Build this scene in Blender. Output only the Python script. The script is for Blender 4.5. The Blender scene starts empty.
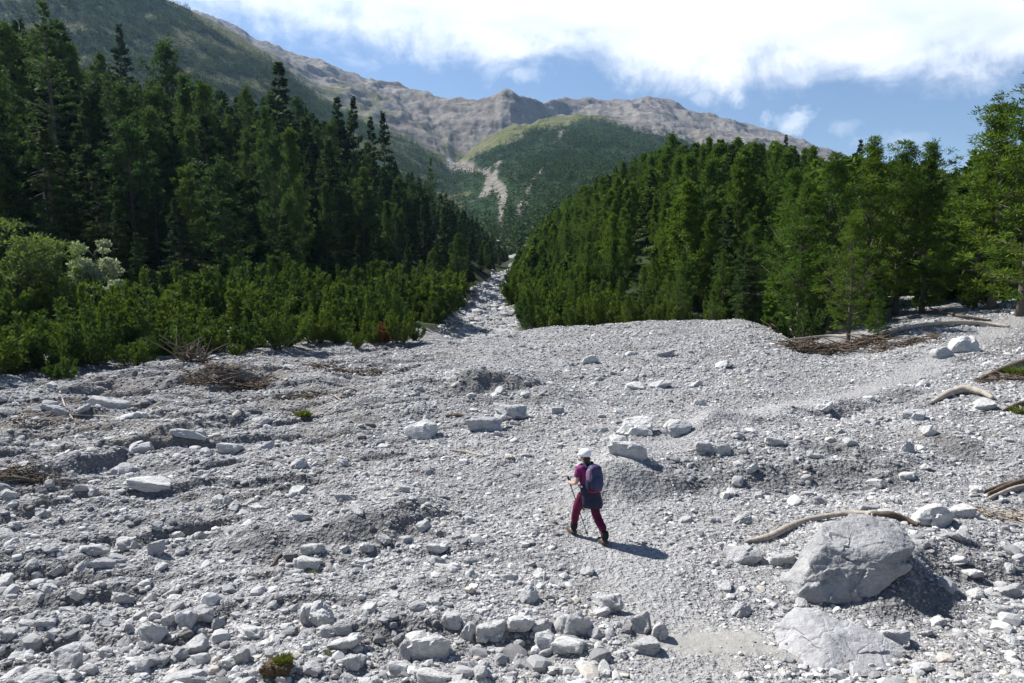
import bpy, bmesh, math, random, time
import numpy as np
from mathutils import Vector, Matrix, Euler
T0 = time.time()
rng = np.random.default_rng(7)
random.seed(7)
sc = bpy.context.scene
COL = sc.collection
W, HPX, F = 1024.0, 683.0, 740.0
CAMZ = 5.0
PITCH = math.radians(6.6)
CP, SP = math.cos(PITCH), math.sin(PITCH)
SUN_EL, SUN_AZ = math.radians(47), math.radians(-58)      # azimuth from +Y, negative = to the left
SUN = Vector((math.sin(SUN_AZ) * math.cos(SUN_EL), math.cos(SUN_AZ) * math.cos(SUN_EL), math.sin(SUN_EL)))

# ------------------------------------------------------------------ helpers
def ray(x, y):
    """tangents (X/Y, dZ/Y) of the view ray through a point of the photograph"""
    u = (np.asarray(x, float) - W / 2) / F
    v = (HPX / 2 - np.asarray(y, float)) / F
    dy = CP + v * SP
    return u / dy, (v * CP - SP) / dy

def project(X, Y, Z):
    zc = Z - CAMZ
    d = Y * CP - zc * SP
    return W / 2 + F * X / d, HPX / 2 - F * (Y * SP + zc * CP) / d, d

def sstep(a, b, x):
    t = np.clip((x - a) / (b - a), 0, 1)
    return t * t * (3 - 2 * t)

def _hash(ix, iy, seed):
    h = (ix.astype(np.int64) * 374761393 + iy.astype(np.int64) * 668265263 + seed * 974711) & 0xFFFFFFFF
    h = ((h ^ (h >> 13)) * 1274126177) & 0xFFFFFFFF
    return (h ^ (h >> 16)) & 0xFFFF

def pnoise(x, y, seed=0):
    ix, iy = np.floor(x), np.floor(y)
    fx, fy = x - ix, y - iy
    u, v = fx * fx * fx * (fx * (fx * 6 - 15) + 10), fy * fy * fy * (fy * (fy * 6 - 15) + 10)
    def g(dx, dy):
        a = _hash(ix + dx, iy + dy, seed) * (2 * math.pi / 65536)
        return np.cos(a) * (fx - dx) + np.sin(a) * (fy - dy)
    n0 = g(0, 0) * (1 - u) + g(1, 0) * u
    n1 = g(0, 1) * (1 - u) + g(1, 1) * u
    return (n0 * (1 - v) + n1 * v) * 1.5

def fbm(x, y, seed=0, octv=4, gain=.5):
    s, a = 0, 1
    for o in range(octv):
        s = s + a * pnoise(x * 2 ** o, y * 2 ** o, seed + o * 17)
        a *= gain
    return s

def noise3(p, seed=0):
    """value noise of n x 3 points, about -1..1"""
    i = np.floor(p); f = p - i; f = f * f * (3 - 2 * f)
    r = 0
    for dx in (0, 1):
        for dy in (0, 1):
            for dz in (0, 1):
                h = _hash(i[:, 0] + dx + 57 * (i[:, 2] + dz), i[:, 1] + dy + 131 * (i[:, 2] + dz), seed) / 32768 - 1
                w = (f[:, 0] if dx else 1 - f[:, 0]) * (f[:, 1] if dy else 1 - f[:, 1]) * (f[:, 2] if dz else 1 - f[:, 2])
                r = r + h * w
    return r

def mesh_np(name, verts, faces, mat=None, smooth=False, fattr=None, vattr=None):
    """mesh from arrays; faces is n x 3 or n x 4, or a list of such arrays"""
    me = bpy.data.meshes.new(name)
    fl = [np.asarray(f, np.int32) for f in (faces if isinstance(faces, list) else [faces]) if len(f)]
    loops = np.concatenate([f.ravel() for f in fl])
    tot = np.concatenate([np.full(len(f), f.shape[1], np.int32) for f in fl])
    start = np.concatenate([[0], np.cumsum(tot)[:-1]]).astype(np.int32)
    me.vertices.add(len(verts)); me.vertices.foreach_set('co', np.asarray(verts, np.float32).ravel())
    me.loops.add(len(loops)); me.loops.foreach_set('vertex_index', loops)
    me.polygons.add(len(tot)); me.polygons.foreach_set('loop_start', start)
    me.polygons.foreach_set('loop_total', tot)
    me.polygons.foreach_set('use_smooth', np.full(len(tot), smooth, bool))
    for k, v in (fattr or {}).items():
        at = me.attributes.new(k, 'FLOAT', 'FACE'); at.data.foreach_set('value', np.asarray(v, np.float32))
    for k, v in (vattr or {}).items():
        at = me.attributes.new(k, 'FLOAT', 'POINT'); at.data.foreach_set('value', np.asarray(v, np.float32))
    me.update(calc_edges=True)
    if mat is not None: me.materials.append(mat)
    return me

def put(name, data, parent=None, loc=None, rot=None, scale=None):
    o = bpy.data.objects.new(name, data)
    COL.objects.link(o)
    if parent is not None: o.parent = parent
    if loc is not None: o.location = loc
    if rot is not None: o.rotation_euler = rot
    if scale is not None: o.scale = scale
    return o

def tag(o, label=None, cat=None, group=None, kind=None):
    if label: o['label'] = label
    if cat: o['category'] = cat
    if group: o['group'] = group
    if kind: o['kind'] = kind
    return o

class MB:
    """collects tubes and blades as arrays, then builds ONE mesh"""
    def __init__(s): s.v, s.f4, s.f3, s.n = [], [], [], 0
    def add(s, v, f4=None, f3=None):
        v = np.asarray(v, float); s.v.append(v)
        if f4 is not None and len(f4): s.f4.append(np.asarray(f4) + s.n)
        if f3 is not None and len(f3): s.f3.append(np.asarray(f3) + s.n)
        s.n += len(v)
    def tube(s, pts, rad, sides=6):
        pts = np.asarray(pts, float); n = len(pts)
        rad = np.broadcast_to(np.asarray(rad, float), (n,))
        tan = np.gradient(pts, axis=0); tan /= np.linalg.norm(tan, axis=1)[:, None] + 1e-9
        up = np.array([0, 0, 1.0]) if abs(tan[0, 2]) < .9 else np.array([1.0, 0, 0])
        a = np.cross(tan, up); a /= np.linalg.norm(a, axis=1)[:, None] + 1e-9
        b = np.cross(tan, a)
        th = np.arange(sides) * 2 * math.pi / sides
        ring = pts[:, None] + rad[:, None, None] * (np.cos(th)[None, :, None] * a[:, None] + np.sin(th)[None, :, None] * b[:, None])
        v = ring.reshape(-1, 3)
        i = np.arange(n - 1)[:, None] * sides; j = np.arange(sides)[None]
        f = np.stack([i + j, i + (j + 1) % sides, i + sides + (j + 1) % sides, i + sides + j], -1).reshape(-1, 4)
        v = np.concatenate([v, pts[:1], pts[-1:]])
        k = n * sides
        f3 = [(k, (q + 1) % sides, q) for q in range(sides)] + [(k + 1, (n - 1) * sides + q, (n - 1) * sides + (q + 1) % sides) for q in range(sides)]
        s.add(v, f, np.array(f3))
    def mesh(s, name, mat, smooth=False):
        fs = []
        if s.f4: fs.append(np.concatenate(s.f4))
        if s.f3: fs.append(np.concatenate(s.f3))
        return mesh_np(name, np.concatenate(s.v), fs, mat, smooth)

# ------------------------------------------------------------------ materials
def mat_new(name):
    m = bpy.data.materials.new(name); m.use_nodes = True
    nt = m.node_tree; b = nt.nodes['Principled BSDF']
    return m, nt, b

def N(nt, t, **kw):
    n = nt.nodes.new(t)
    for k, v in kw.items():
        if k.startswith('_'): setattr(n, k[1:], v)
        else: n.inputs[k.replace('__', ' ')].default_value = v
    return n

def ramp(nt, fac, stops):
    r = nt.nodes.new('ShaderNodeValToRGB')
    el = r.color_ramp.elements
    while len(el) < len(stops): el.new(.5)
    for e, (p, c) in zip(el, stops):
        e.position = p; e.color = (c if len(c) == 4 else (*c, 1))
    nt.links.new(fac, r.inputs['Fac'])
    return r.outputs['Color']

def mixc(nt, fac, a, b, mode='MIX'):
    n = nt.nodes.new('ShaderNodeMix'); n.data_type = 'RGBA'; n.blend_type = mode
    for sock, val in ((n.inputs[0], fac), (n.inputs[6], a), (n.inputs[7], b)):
        if hasattr(val, 'is_linked'): nt.links.new(val, sock)
        elif isinstance(val, (int, float)): sock.default_value = val
        else: sock.default_value = (*val, 1) if len(val) == 3 else val
    return n.outputs[2]

def math_n(nt, op, a, b=None, clamp=False):
    n = nt.nodes.new('ShaderNodeMath'); n.operation = op; n.use_clamp = clamp
    for i, val in enumerate((a, b)):
        if val is None: continue
        if hasattr(val, 'is_linked'): nt.links.new(val, n.inputs[i])
        else: n.inputs[i].default_value = val
    return n.outputs[0]

def attr(nt, name, typ='GEOMETRY'):
    n = nt.nodes.new('ShaderNodeAttribute'); n.attribute_name = name; n.attribute_type = typ
    return n.outputs['Fac']

def pos(nt):
    return nt.nodes.new('ShaderNodeNewGeometry').outputs['Position']

def noise_t(nt, vec, scale, detail=4, rough=.55, dist=0):
    n = N(nt, 'ShaderNodeTexNoise', Scale=scale, Detail=detail, Roughness=rough, Distortion=dist)
    nt.links.new(vec, n.inputs['Vector'])
    return n.outputs['Fac']

def voro(nt, vec, scale, out='Distance', feat='F1'):
    n = N(nt, 'ShaderNodeTexVoronoi', Scale=scale); n.feature = feat
    nt.links.new(vec, n.inputs['Vector'])
    return n.outputs[out]

def bump(nt, h, strength, dist, prev=None):
    n = N(nt, 'ShaderNodeBump', Strength=strength, Distance=dist)
    nt.links.new(h, n.inputs['Height'])
    if prev is not None: nt.links.new(prev, n.inputs['Normal'])
    return n.outputs['Normal']

def plain(name, col, rough=.8, spec=.3, noise=0, nscale=30):
    m, nt, b = mat_new(name)
    b.inputs['Roughness'].default_value = rough
    b.inputs['Specular IOR Level'].default_value = spec
    if noise:
        tc = nt.nodes.new('ShaderNodeTexCoord').outputs['Object']
        f = noise_t(nt, tc, nscale, 3)
        c = ramp(nt, f, [(.3, tuple(x * (1 - noise) for x in col)), (.7, tuple(min(1, x * (1 + noise)) for x in col))])
        nt.links.new(c, b.inputs['Base Color'])
    else:
        b.inputs['Base Color'].default_value = (*col, 1)
    return m

GREY_LO, GREY_MID, GREY_HI = (.155, .154, .156), (.34, .337, .335), (.52, .512, .50)

def m_gravel():
    m, nt, b = mat_new('gravel_bed')
    p = pos(nt)
    big = noise_t(nt, p, .35, 5)
    fine = voro(nt, p, 26, 'Color'); fine2 = voro(nt, p, 11, 'Color')
    sep = nt.nodes.new('ShaderNodeSeparateColor'); nt.links.new(fine, sep.inputs[0])
    sep2 = nt.nodes.new('ShaderNodeSeparateColor'); nt.links.new(fine2, sep2.inputs[0])
    f = math_n(nt, 'ADD', math_n(nt, 'MULTIPLY', sep.outputs[0], .45), math_n(nt, 'MULTIPLY', sep2.outputs[1], .35))
    f = math_n(nt, 'ADD', f, math_n(nt, 'MULTIPLY', math_n(nt, 'SUBTRACT', big, .5), .8))
    c = ramp(nt, f, [(.0, GREY_LO), (.4, (.26, .259, .26)), (.9, GREY_HI)])
    c = mixc(nt, attr(nt, 'bank_dark'), c, mixc(nt, .8, c, (.12, .118, .117)))  # darker grey on slopes that rise away from the camera
    c = mixc(nt, attr(nt, 'silt'), c, mixc(nt, .65, c, (.21, .19, .165)))
    c = mixc(nt, attr(nt, 'trail'), c, mixc(nt, .4, c, (.37, .368, .365)))
    c = mixc(nt, math_n(nt, 'MULTIPLY', attr(nt, 'sand'), .75), c, mixc(nt, big, (.24, .23, .205), (.34, .33, .30)))
    nt.links.new(c, b.inputs['Base Color'])
    b.inputs['Roughness'].default_value = .95; b.inputs['Specular IOR Level'].default_value = .15
    n1 = bump(nt, voro(nt, p, 11), .9, .06)
    nt.links.new(math_n(nt, 'SUBTRACT', .9, math_n(nt, 'MULTIPLY', attr(nt, 'sand'), .8)), n1.node.inputs['Strength'])
    n2 = bump(nt, voro(nt, p, 28), .8, .025, n1)
    nt.links.new(math_n(nt, 'SUBTRACT', .8, math_n(nt, 'MULTIPLY', attr(nt, 'sand'), .65)), n2.node.inputs['Strength'])
    n3 = bump(nt, noise_t(nt, p, 70, 2), .5, .012, n2)
    nt.links.new(n3, b.inputs['Normal'])
    return m

def m_stone(name, lo=GREY_LO, hi=GREY_HI, mid=GREY_MID, scale=4, tint=True, strength=.6, warm=True):
    m, nt, b = mat_new(name)
    tc = nt.nodes.new('ShaderNodeTexCoord').outputs['Object']
    f = noise_t(nt, tc, scale, 7, .62)
    g = noise_t(nt, tc, scale * 6, 4, .7)
    f2 = math_n(nt, 'ADD', math_n(nt, 'MULTIPLY', f, .7), math_n(nt, 'MULTIPLY', g, .3))
    c = ramp(nt, f2, [(.3, lo), (.5, mid), (.72, hi)])
    if warm:
        w = noise_t(nt, tc, scale * .7, 4)
        c = mixc(nt, math_n(nt, 'MULTIPLY', math_n(nt, 'SUBTRACT', w, .55, True), 1.6, True), c, (.38, .335, .27))
    oi = nt.nodes.new('ShaderNodeObjectInfo').outputs['Random']
    c = mixc(nt, .999, c, ramp(nt, oi, [(0, (.80, .80, .82)), (.5, (1.02, 1.02, 1.02)), (1, (1.2, 1.2, 1.18))]), 'MULTIPLY')
    nt.links.new(c, b.inputs['Base Color'])
    b.inputs['Roughness'].default_value = .9; b.inputs['Specular IOR Level'].default_value = .2
    n1 = bump(nt, noise_t(nt, tc, scale * 2.2, 8, .68), strength, .08)
    nv = N(nt, 'ShaderNodeTexNoise', Scale=scale * 1.1, Detail=4); nt.links.new(tc, nv.inputs['Vector'])
    wv = nt.nodes.new('ShaderNodeVectorMath'); wv.operation = 'MULTIPLY_ADD'; wv.inputs[1].default_value = (.35, .35, .35); nt.links.new(nv.outputs['Color'], wv.inputs[0]); nt.links.new(tc, wv.inputs[2])
    ck = math_n(nt, 'MULTIPLY', voro(nt, wv.outputs[0], scale * .9, 'Distance', 'DISTANCE_TO_EDGE'), 14, True)
    n2 = bump(nt, ck, .35, .03, n1)
    nt.links.new(n2, b.inputs['Normal'])
    return m

def m_scatter():
    m, nt, b = mat_new('loose_gravel')
    c = ramp(nt, attr(nt, 'tint'), [(0, (.13, .13, .133)), (.3, (.28, .278, .28)), (.75, (.47, .466, .46)), (.93, (.66, .655, .64)), (1, (.42, .375, .31))])
    p = pos(nt)
    c = mixc(nt, .8, c, ramp(nt, noise_t(nt, p, 40, 3, .6), [(.25, (.72, .72, .73)), (.75, (1.15, 1.15, 1.14))]), 'MULTIPLY')
    nt.links.new(c, b.inputs['Base Color'])
    b.inputs['Roughness'].default_value = .92; b.inputs['Specular IOR Level'].default_value = .15
    return m

def m_forest_floor():
    m, nt, b = mat_new('forest_floor')
    p = pos(nt)
    f = noise_t(nt, p, .5, 6, .65)
    c = ramp(nt, f, [(.3, (.018, .026, .012)), (.55, (.035, .05, .02)), (.8, (.06, .07, .03))])
    g = ramp(nt, math_n(nt, 'ADD', math_n(nt, 'MULTIPLY', noise_t(nt, p, 1.5, 6, .7), .6), math_n(nt, 'MULTIPLY', voro(nt, p, 2.2), .5)), [(.2, (.15, .15, .155)), (.75, (.42, .42, .42))])
    c = mixc(nt, attr(nt, 'scree'), c, g)
    nt.links.new(c, b.inputs['Base Color'])
    b.inputs['Roughness'].default_value = .95; b.inputs['Specular IOR Level'].default_value = .1
    nt.links.new(bump(nt, noise_t(nt, p, 1.2, 6, .7), .8, .5), b.inputs['Normal'])
    return m

def m_mountain():
    m, nt, b = mat_new('mountain_side')
    p = pos(nt)
    n1 = noise_t(nt, p, .012, 8, .62); n2 = noise_t(nt, p, .07, 5, .65)
    mp = N(nt, 'ShaderNodeMapping', Scale=(.004, .004, .05)); nt.links.new(p, mp.inputs['Vector'])
    st = noise_t(nt, mp.outputs[0], 1, 5, .6)
    f = math_n(nt, 'ADD', math_n(nt, 'MULTIPLY', n1, .5), math_n(nt, 'MULTIPLY', st, .5))
    rock = ramp(nt, f, [(.36, (.075, .066, .058)), (.45, (.16, .143, .12)), (.55, (.24, .215, .18)), (.7, (.33, .30, .26))])
    grass = ramp(nt, n2, [(.3, (.075, .09, .028)), (.55, (.125, .135, .045)), (.75, (.17, .16, .07))])
    veg = ramp(nt, noise_t(nt, p, .11, 6, .7), [(.3, (.014, .03, .015)), (.55, (.028, .052, .022)), (.72, (.055, .08, .032))])
    scree = ramp(nt, n2, [(.3, (.15, .135, .115)), (.7, (.30, .28, .25))])
    c = mixc(nt, attr(nt, 'grass'), rock, grass)
    c = mixc(nt, attr(nt, 'veg'), c, veg)
    c = mixc(nt, attr(nt, 'scree'), c, scree)
    c = mixc(nt, attr(nt, 'snow'), c, (.85, .86, .88))
    nt.links.new(c, b.inputs['Base Color'])
    b.inputs['Roughness'].default_value = 1; b.inputs['Specular IOR Level'].default_value = .05
    nb = bump(nt, n1, .8, 30)
    nb = bump(nt, noise_t(nt, p, .09, 6, .7), .8, 6, nb)
    nt.links.new(nb, b.inputs['Normal'])
    return m

def m_foliage(name, dark, mid, light, trans=.25, hue=.12):
    m, nt, b = mat_new(name)
    oi = nt.nodes.new('ShaderNodeObjectInfo').outputs['Random']
    t = attr(nt, 'tint')
    c = ramp(nt, t, [(0, dark), (.5, mid), (1, light)])
    v = ramp(nt, oi, [(0, (1 - hue * 2.2, 1 - hue * 1.6, 1.05)), (.5, (1, 1, 1)), (1, (1 + hue * 2.2, 1 + hue * 1.2, 1 - hue))])
    c = mixc(nt, .999, c, v, 'MULTIPLY')
    nt.links.new(c, b.inputs['Base Color'])
    b.inputs['Roughness'].default_value = .75; b.inputs['Specular IOR Level'].default_value = .08
    tr = nt.nodes.new('ShaderNodeBsdfTranslucent')
    nt.links.new(mixc(nt, .999, c, (1.2, 1.35, .7), 'MULTIPLY'), tr.inputs['Color'])
    mx = nt.nodes.new('ShaderNodeMixShader'); mx.inputs[0].default_value = trans
    nt.links.new(b.outputs[0], mx.inputs[1]); nt.links.new(tr.outputs[0], mx.inputs[2])
    nt.links.new(mx.outputs[0], nt.nodes['Material Output'].inputs['Surface'])
    return m

def m_wood(name, a, b_, scale=6):
    m, nt, b = mat_new(name)
    tc = nt.nodes.new('ShaderNodeTexCoord').outputs['Object']
    mp = N(nt, 'ShaderNodeMapping', Scale=(1, 1, 1)); nt.links.new(tc, mp.inputs['Vector'])
    f = noise_t(nt, mp.outputs[0], scale, 6, .7, 1.5)
    nt.links.new(ramp(nt, f, [(.3, a), (.7, b_)]), b.inputs['Base Color'])
    b.inputs['Roughness'].default_value = .85; b.inputs['Specular IOR Level'].default_value = .2
    nt.links.new(bump(nt, noise_t(nt, tc, scale * 4, 4), .6, .02), b.inputs['Normal'])
    return m

M = dict(
    gravel=m_gravel(), scatter=m_scatter(), floor=m_forest_floor(), mountain=m_mountain(),
    stone=m_stone('limestone', (.30, .298, .297), (.62, .615, .60), (.47, .467, .46), 3.0),
    hero=m_stone('boulder_limestone', (.165, .166, .17), (.48, .475, .46), (.32, .32, .32), 2.2, strength=1.0, warm=False),
    spruce=m_foliage('spruce_needles', (.014, .030, .014), (.036, .066, .026), (.078, .118, .040), .28, .10),
    stonepine=m_foliage('stone_pine_needles', (.024, .047, .016), (.060, .103, .032), (.12, .17, .045), .30, .12),
    larch=m_foliage('larch_needles', (.03, .06, .028), (.05, .09, .04), (.085, .14, .055), .35, .06),
    pine=m_foliage('mountain_pine_needles', (.026, .052, .010), (.072, .124, .020), (.145, .20, .033), .30, .09),
    mugo=m_foliage('mugo_needles', (.025, .048, .011), (.07, .112, .022), (.14, .185, .040), .30, .13),
    willow=m_foliage('willow_leaves', (.05, .085, .032), (.105, .15, .055), (.20, .25, .10), .35, .06),
    silver=m_foliage('whitebeam_leaves', (.12, .14, .09), (.32, .35, .26), (.60, .62, .52), .3, .05),
    rust=m_foliage('rust_leaves', (.09, .03, .018), (.16, .055, .03), (.22, .10, .05), .3, .05),
    grass=m_foliage('grass_blades', (.07, .085, .018), (.12, .14, .03), (.18, .19, .06), .3, .05),
    farforest=m_foliage('far_needles', (.018, .036, .018), (.035, .064, .026), (.06, .10, .034), .2),
    bark=m_wood('bark', (.06, .05, .042), (.16, .135, .115), 8),
    deadwood=m_wood('bleached_wood', (.22, .19, .155), (.47, .42, .36), 5),
    twig=m_wood('brown_twigs', (.06, .045, .034), (.17, .13, .095), 9),
    drygrass=plain('dry_turf', (.10, .075, .045), .95, .1, .5, 26),
)

# ------------------------------------------------------------------ terrain
# feature lines of the land: (photo x, photo y, distance Y in m) gives real points; each line is followed across the view
L_fan = [(-300,398,25),(0,386,28),(100,379,30),(200,363,34),(300,353,38),(380,352,40),(470,341,43),(500,331,46),(560,325,47),(650,320,47),(740,318,47),(770,328,44),(800,345,39),(850,352,36),(900,335,38),(950,318,40),(1024,300,42),(1300,290,45)]
L_base = [(-300,322,50),(0,320,50),(100,318,52),(200,314,58),(300,308,66),(400,300,80),(450,296,85),(485,300,85),(510,312,75),(560,318,66),(650,312,64),(740,305,62),(800,300,58),(850,298,56),(900,290,56),(1024,272,60),(1300,262,60)]
L_crest = [(-300,70,110),(0,92,120),(100,118,130),(200,138,150),(300,152,180),(350,168,200),(400,196,230),(450,222,260),(485,250,280),(508,264,300),(540,230,290),(600,184,230),(650,166,200),(700,165,170),(750,176,150),(800,204,125),(850,228,105),(900,236,98),(960,236,92),(1024,230,90),(1300,220,90)]
L_valley = [(-300,150,480),(0,150,480),(200,172,480),(350,202,480),(440,228,480),(490,236,470),(515,226,450),(540,218,480),(600,200,520),(650,192,540),(750,195,550),(850,215,500),(1024,250,400),(1300,250,400)]
L_flank = [(-300,-150,900),(0,-60,900),(100,-30,900),(165,0,900),(220,24,950),(280,60,1000),(310,88,1050),(360,118,1100),(410,145,1200),(440,158,1250),(456,166,1300),(475,150,1420),(500,134,1500),(550,120,1600),(600,118,1600),(650,133,1500),(700,148,1400),(750,158,1300),(850,190,1200),(1024,235,1000),(1300,245,1000)]
L_sky = [(-300,-120,2600),(0,-20,2600),(165,6,2600),(200,15,2600),(235,27,2550),(250,36,2500),(290,54,2450),(350,71,2350),(400,85,2200),(440,97,2100),(463,100,2050),(480,97,2000),(494,95,2000),(502,88,2000),(511,87,2000),(519,91,2000),(532,93,2050),(548,98,2200),(565,98,2500),(600,98,2700),(625,100,2750),(648,97,2750),(668,101,2800),(700,112,2800),(740,121,2800),(780,133,2800),(850,157,2800),(900,180,2800),(1024,220,2800),(1300,260,2800)]

def line_arrays(L, A):
    L = np.array(L, float)
    a, e = ray(L[:, 0], L[:, 1])
    o = np.argsort(a)
    Y = np.interp(A, a[o], np.log(L[o, 2])); Y = np.exp(Y)
    z = np.interp(A, a[o], (CAMZ + e * L[:, 2])[o])
    return Y, z

A = np.concatenate([np.linspace(-1.35, -.80, 90, endpoint=False), np.linspace(-.80, .80, 1130), np.linspace(.80, 1.35, 91)[1:]])
NC = len(A)
Yr = np.concatenate([np.geomspace(3, 8, 60, endpoint=False), np.geomspace(8, 52, 640, endpoint=False), np.geomspace(52, 470, 260, endpoint=False), np.geomspace(470, 4300, 330)])
NR = len(Yr)
I_HILL, I_MOUNT = 700, 960
def gsm(v, s):
    k = np.exp(-.5 * (np.arange(-4 * s, 4 * s + 1) / s) ** 2); k /= k.sum()
    return np.convolve(np.pad(v, 4 * s, mode='edge'), k, mode='valid')
knots = []
one = np.ones(NC)
knots += [(one * 3, one * 2.5), (one * 5, one * 1.1), (one * 6.8, one * .15), (one * 8, one * 0), (one * 13, one * 0)]
yf, zf = line_arrays(L_fan, A); yf, zf = gsm(yf, 5), gsm(zf, 5)
knots += [(yf * .72, gsm(zf * .35, 10)), (yf, zf)]
drop = np.interp(A, [-.1, -.02, .36, .42], [0, 1.0, 1.0, 0])
knots += [(yf * 1.1, zf - drop)]
yb, zb = line_arrays(L_base, A); yb, zb = gsm(yb, 10), gsm(zb, 10)
knots += [(yb, zb)]
ye, ze = line_arrays(L_crest, A); ye, ze = gsm(ye, 10), gsm(ze, 10)
knots += [(ye, ze)]
yv, zv = line_arrays(L_valley, A); yv, zv = gsm(yv, 10), gsm(zv, 10)
dipE = np.interp(A, [-.6, -.1, -.03, .04, .1, .6], [8, 8, 0, 0, 10, 10])
knots += [(ye * 1.18, ze - dipE), (yv, zv)]
yk_, zk_ = line_arrays(L_flank, A); yk_, zk_ = gsm(yk_, 6), gsm(zk_, 4)
yg, zg = line_arrays(L_sky, A); zg = zg; yg = gsm(yg, 8)
dipF = np.interp(A, [-.3, -.12, -.09, -.05, .0, .3], [15, 0, 0, 0, 25, 25])
knots += [(yk_, zk_), (yk_ * 1.12, zk_ - dipF), (yg, zg), (yg * 1.25, zg * .75), (one * 4400, one * 30)]
KY = np.array([k[0] for k in knots]); KZ = np.array([k[1] for k in knots])
for i in range(1, len(KY)): KY[i] = np.maximum(KY[i], KY[i - 1] * 1.01)
Z = np.empty((NR, NC))
for c in range(NC): Z[:, c] = np.interp(Yr, KY[:, c], KZ[:, c])
# round the breaks of slope along the rows
def smooth_rows(Z, lo, hi, s):
    k = np.exp(-.5 * (np.arange(-3 * s, 3 * s + 1) / s) ** 2); k /= k.sum()
    P = np.pad(Z, ((3 * s, 3 * s), (0, 0)), mode='edge')
    S = sum(k[i] * P[i:i + NR] for i in range(6 * s + 1))
    w = sstep(lo, lo + 10, np.arange(NR)) * (1 - sstep(hi - 10, hi, np.arange(NR)))
    return Z * (1 - w[:, None]) + S * w[:, None]
Z = smooth_rows(Z, 20, I_HILL + 10, 8)
Z = smooth_rows(Z, I_HILL, I_MOUNT + 5, 4)
Z = smooth_rows(Z, I_MOUNT, NR + 20, 2)
X = A[None, :] * Yr[:, None]
YY = np.broadcast_to(Yr[:, None], X.shape)

def plane(x, y):
    a, e = ray(x, y); Y = CAMZ / -e
    return a * Y, Y
def poly(pts):
    p = np.array(pts, float); x, y = plane(p[:, 0], p[:, 1])
    return x, y
def seg_dist(px, py, PX, PY):
    d = np.full(px.shape, 1e9)
    for i in range(len(PX) - 1):
        ax, ay, bx, by = PX[i], PY[i], PX[i + 1], PY[i + 1]
        l2 = (bx - ax) ** 2 + (by - ay) ** 2
        t = np.clip(((px - ax) * (bx - ax) + (py - ay) * (by - ay)) / l2, 0, 1)
        d = np.minimum(d, np.hypot(px - ax - t * (bx - ax), py - ay - t * (by - ay)))
    return d
PATH = poly([(705,690),(690,640),(650,590),(612,545),(600,505),(640,470),(720,440),(800,417),(880,395)])
pa_, pe_ = ray(np.array([940, 990, 1030]), np.array([366, 346, 332]))
PATH = (np.concatenate([PATH[0], pa_ * np.array([31, 35, 38])]), np.concatenate([PATH[1], [31, 35, 38]]))
def path_mask(x, y):
    d = seg_dist(x, y, *PATH) + .38 * pnoise(x * .9, y * .9, 5) + .2 * pnoise(x * 2.7, y * 2.7, 6)
    return 1 - sstep(.25, 1.15, d)
SANDX, SANDY = plane(722, 642)
def sand_mask(x, y):
    d = np.hypot((x - SANDX) / 1.0, (y - SANDY) / .75) + .45 * pnoise(x * 2, y * 2, 9) + .25 * pnoise(x * 5, y * 5, 10)
    return 1 - sstep(.35, .95, d)
SCARPS = [  # photo points along the foot of a small bank, its height, width and how far the ground behind takes to sink again
    ([(560,512),(640,498),(720,482),(800,480),(880,474),(950,464),(1040,478)], .55, 1.2, 7),
    ([(210,548),(300,538),(380,533),(450,520)], .36, .6, 4),
    ([(-60,505),(0,492),(80,470),(150,446),(215,428),(270,408)], .30, .9, 6),
    ([(60,392),(120,384),(200,386),(260,384),(330,396)], .5, .9, 6),
    ([(330,640),(400,650),(480,648),(560,665)], .30, .5, 2.5),
    ([(860,612),(930,585),(1000,565),(1060,560)], .40, .8, 4),
    ([(20,600),(100,590),(170,570)], .30, .5, 3),
    ([(440,400),(520,396),(560,392)], .45, .7, 5),
    ([(680,452),(760,440),(860,418),(940,410)], .30, .8, 4),
    ([(180,640),(260,620),(330,632)], .22, .4, 2),
]
SC = [(*poly(p), h, w, d) for p, h, w, d in SCARPS]
def relief(x, y):
    wob = .5 * pnoise(x * .6, y * .6, 31) + .22 * pnoise(x * 1.9, y * 1.9, 32)
    r = np.zeros_like(x)
    for sx, sy, h, w, dec in SC:
        o = np.argsort(sx)
        d = y - np.interp(x, sx[o], sy[o]) + wob
        lim = sstep(sx.min() - .3, sx.min() + 1.2, x) * (1 - sstep(sx.max() - 1.2, sx.max() + .3, x))
        r += lim * h * np.clip(.92 + .7 * pnoise(x * .35 + h * 9, y * .2, 33), .4, 1.4) * (sstep(-w * .8, w * .8, d) - sstep(w, dec, d))
    calm = 1 - .5 * np.maximum(path_mask(x, y), sand_mask(x, y))
    left = sstep(2, -9, x) if False else 1 - sstep(-9, 2, x)
    r += calm * ((.11 + .07 * left) * fbm(x * .28, y * .36, 41, 2) + (.05 + .045 * left) * pnoise(x * .95, y * 1.15, 43)
                 + (.026 + .02 * left) * pnoise(x * 2.6, y * 2.8, 44) + .013 * pnoise(x * 7, y * 7, 45))
    ch = np.abs(fbm(x * .16 + 3, y * .42 - x * .1, 51, 3))       # dry rills of the left-hand channel
    r -= left * .20 * (1 - sstep(.02, .22, ch))
    for px, py, rad, h in ((425, 392, 3.2, .55), (545, 402, 1.6, .3), (905, 350, 3.2, .5), (1000, 420, 3, .35)):
        cx, cy = plane(px, py)
        r += h * np.exp(-((x - cx) ** 2 + (.8 * (y - cy)) ** 2) / (2 * (rad * .55) ** 2))
    return r
near = slice(0, I_HILL + 30)
fade = sstep(6.3, 8.0, Yr[near]) * (1 - sstep(48, 62, Yr[near]))
Z[near] += relief(X[near], YY[near]) * fade[:, None]
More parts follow.
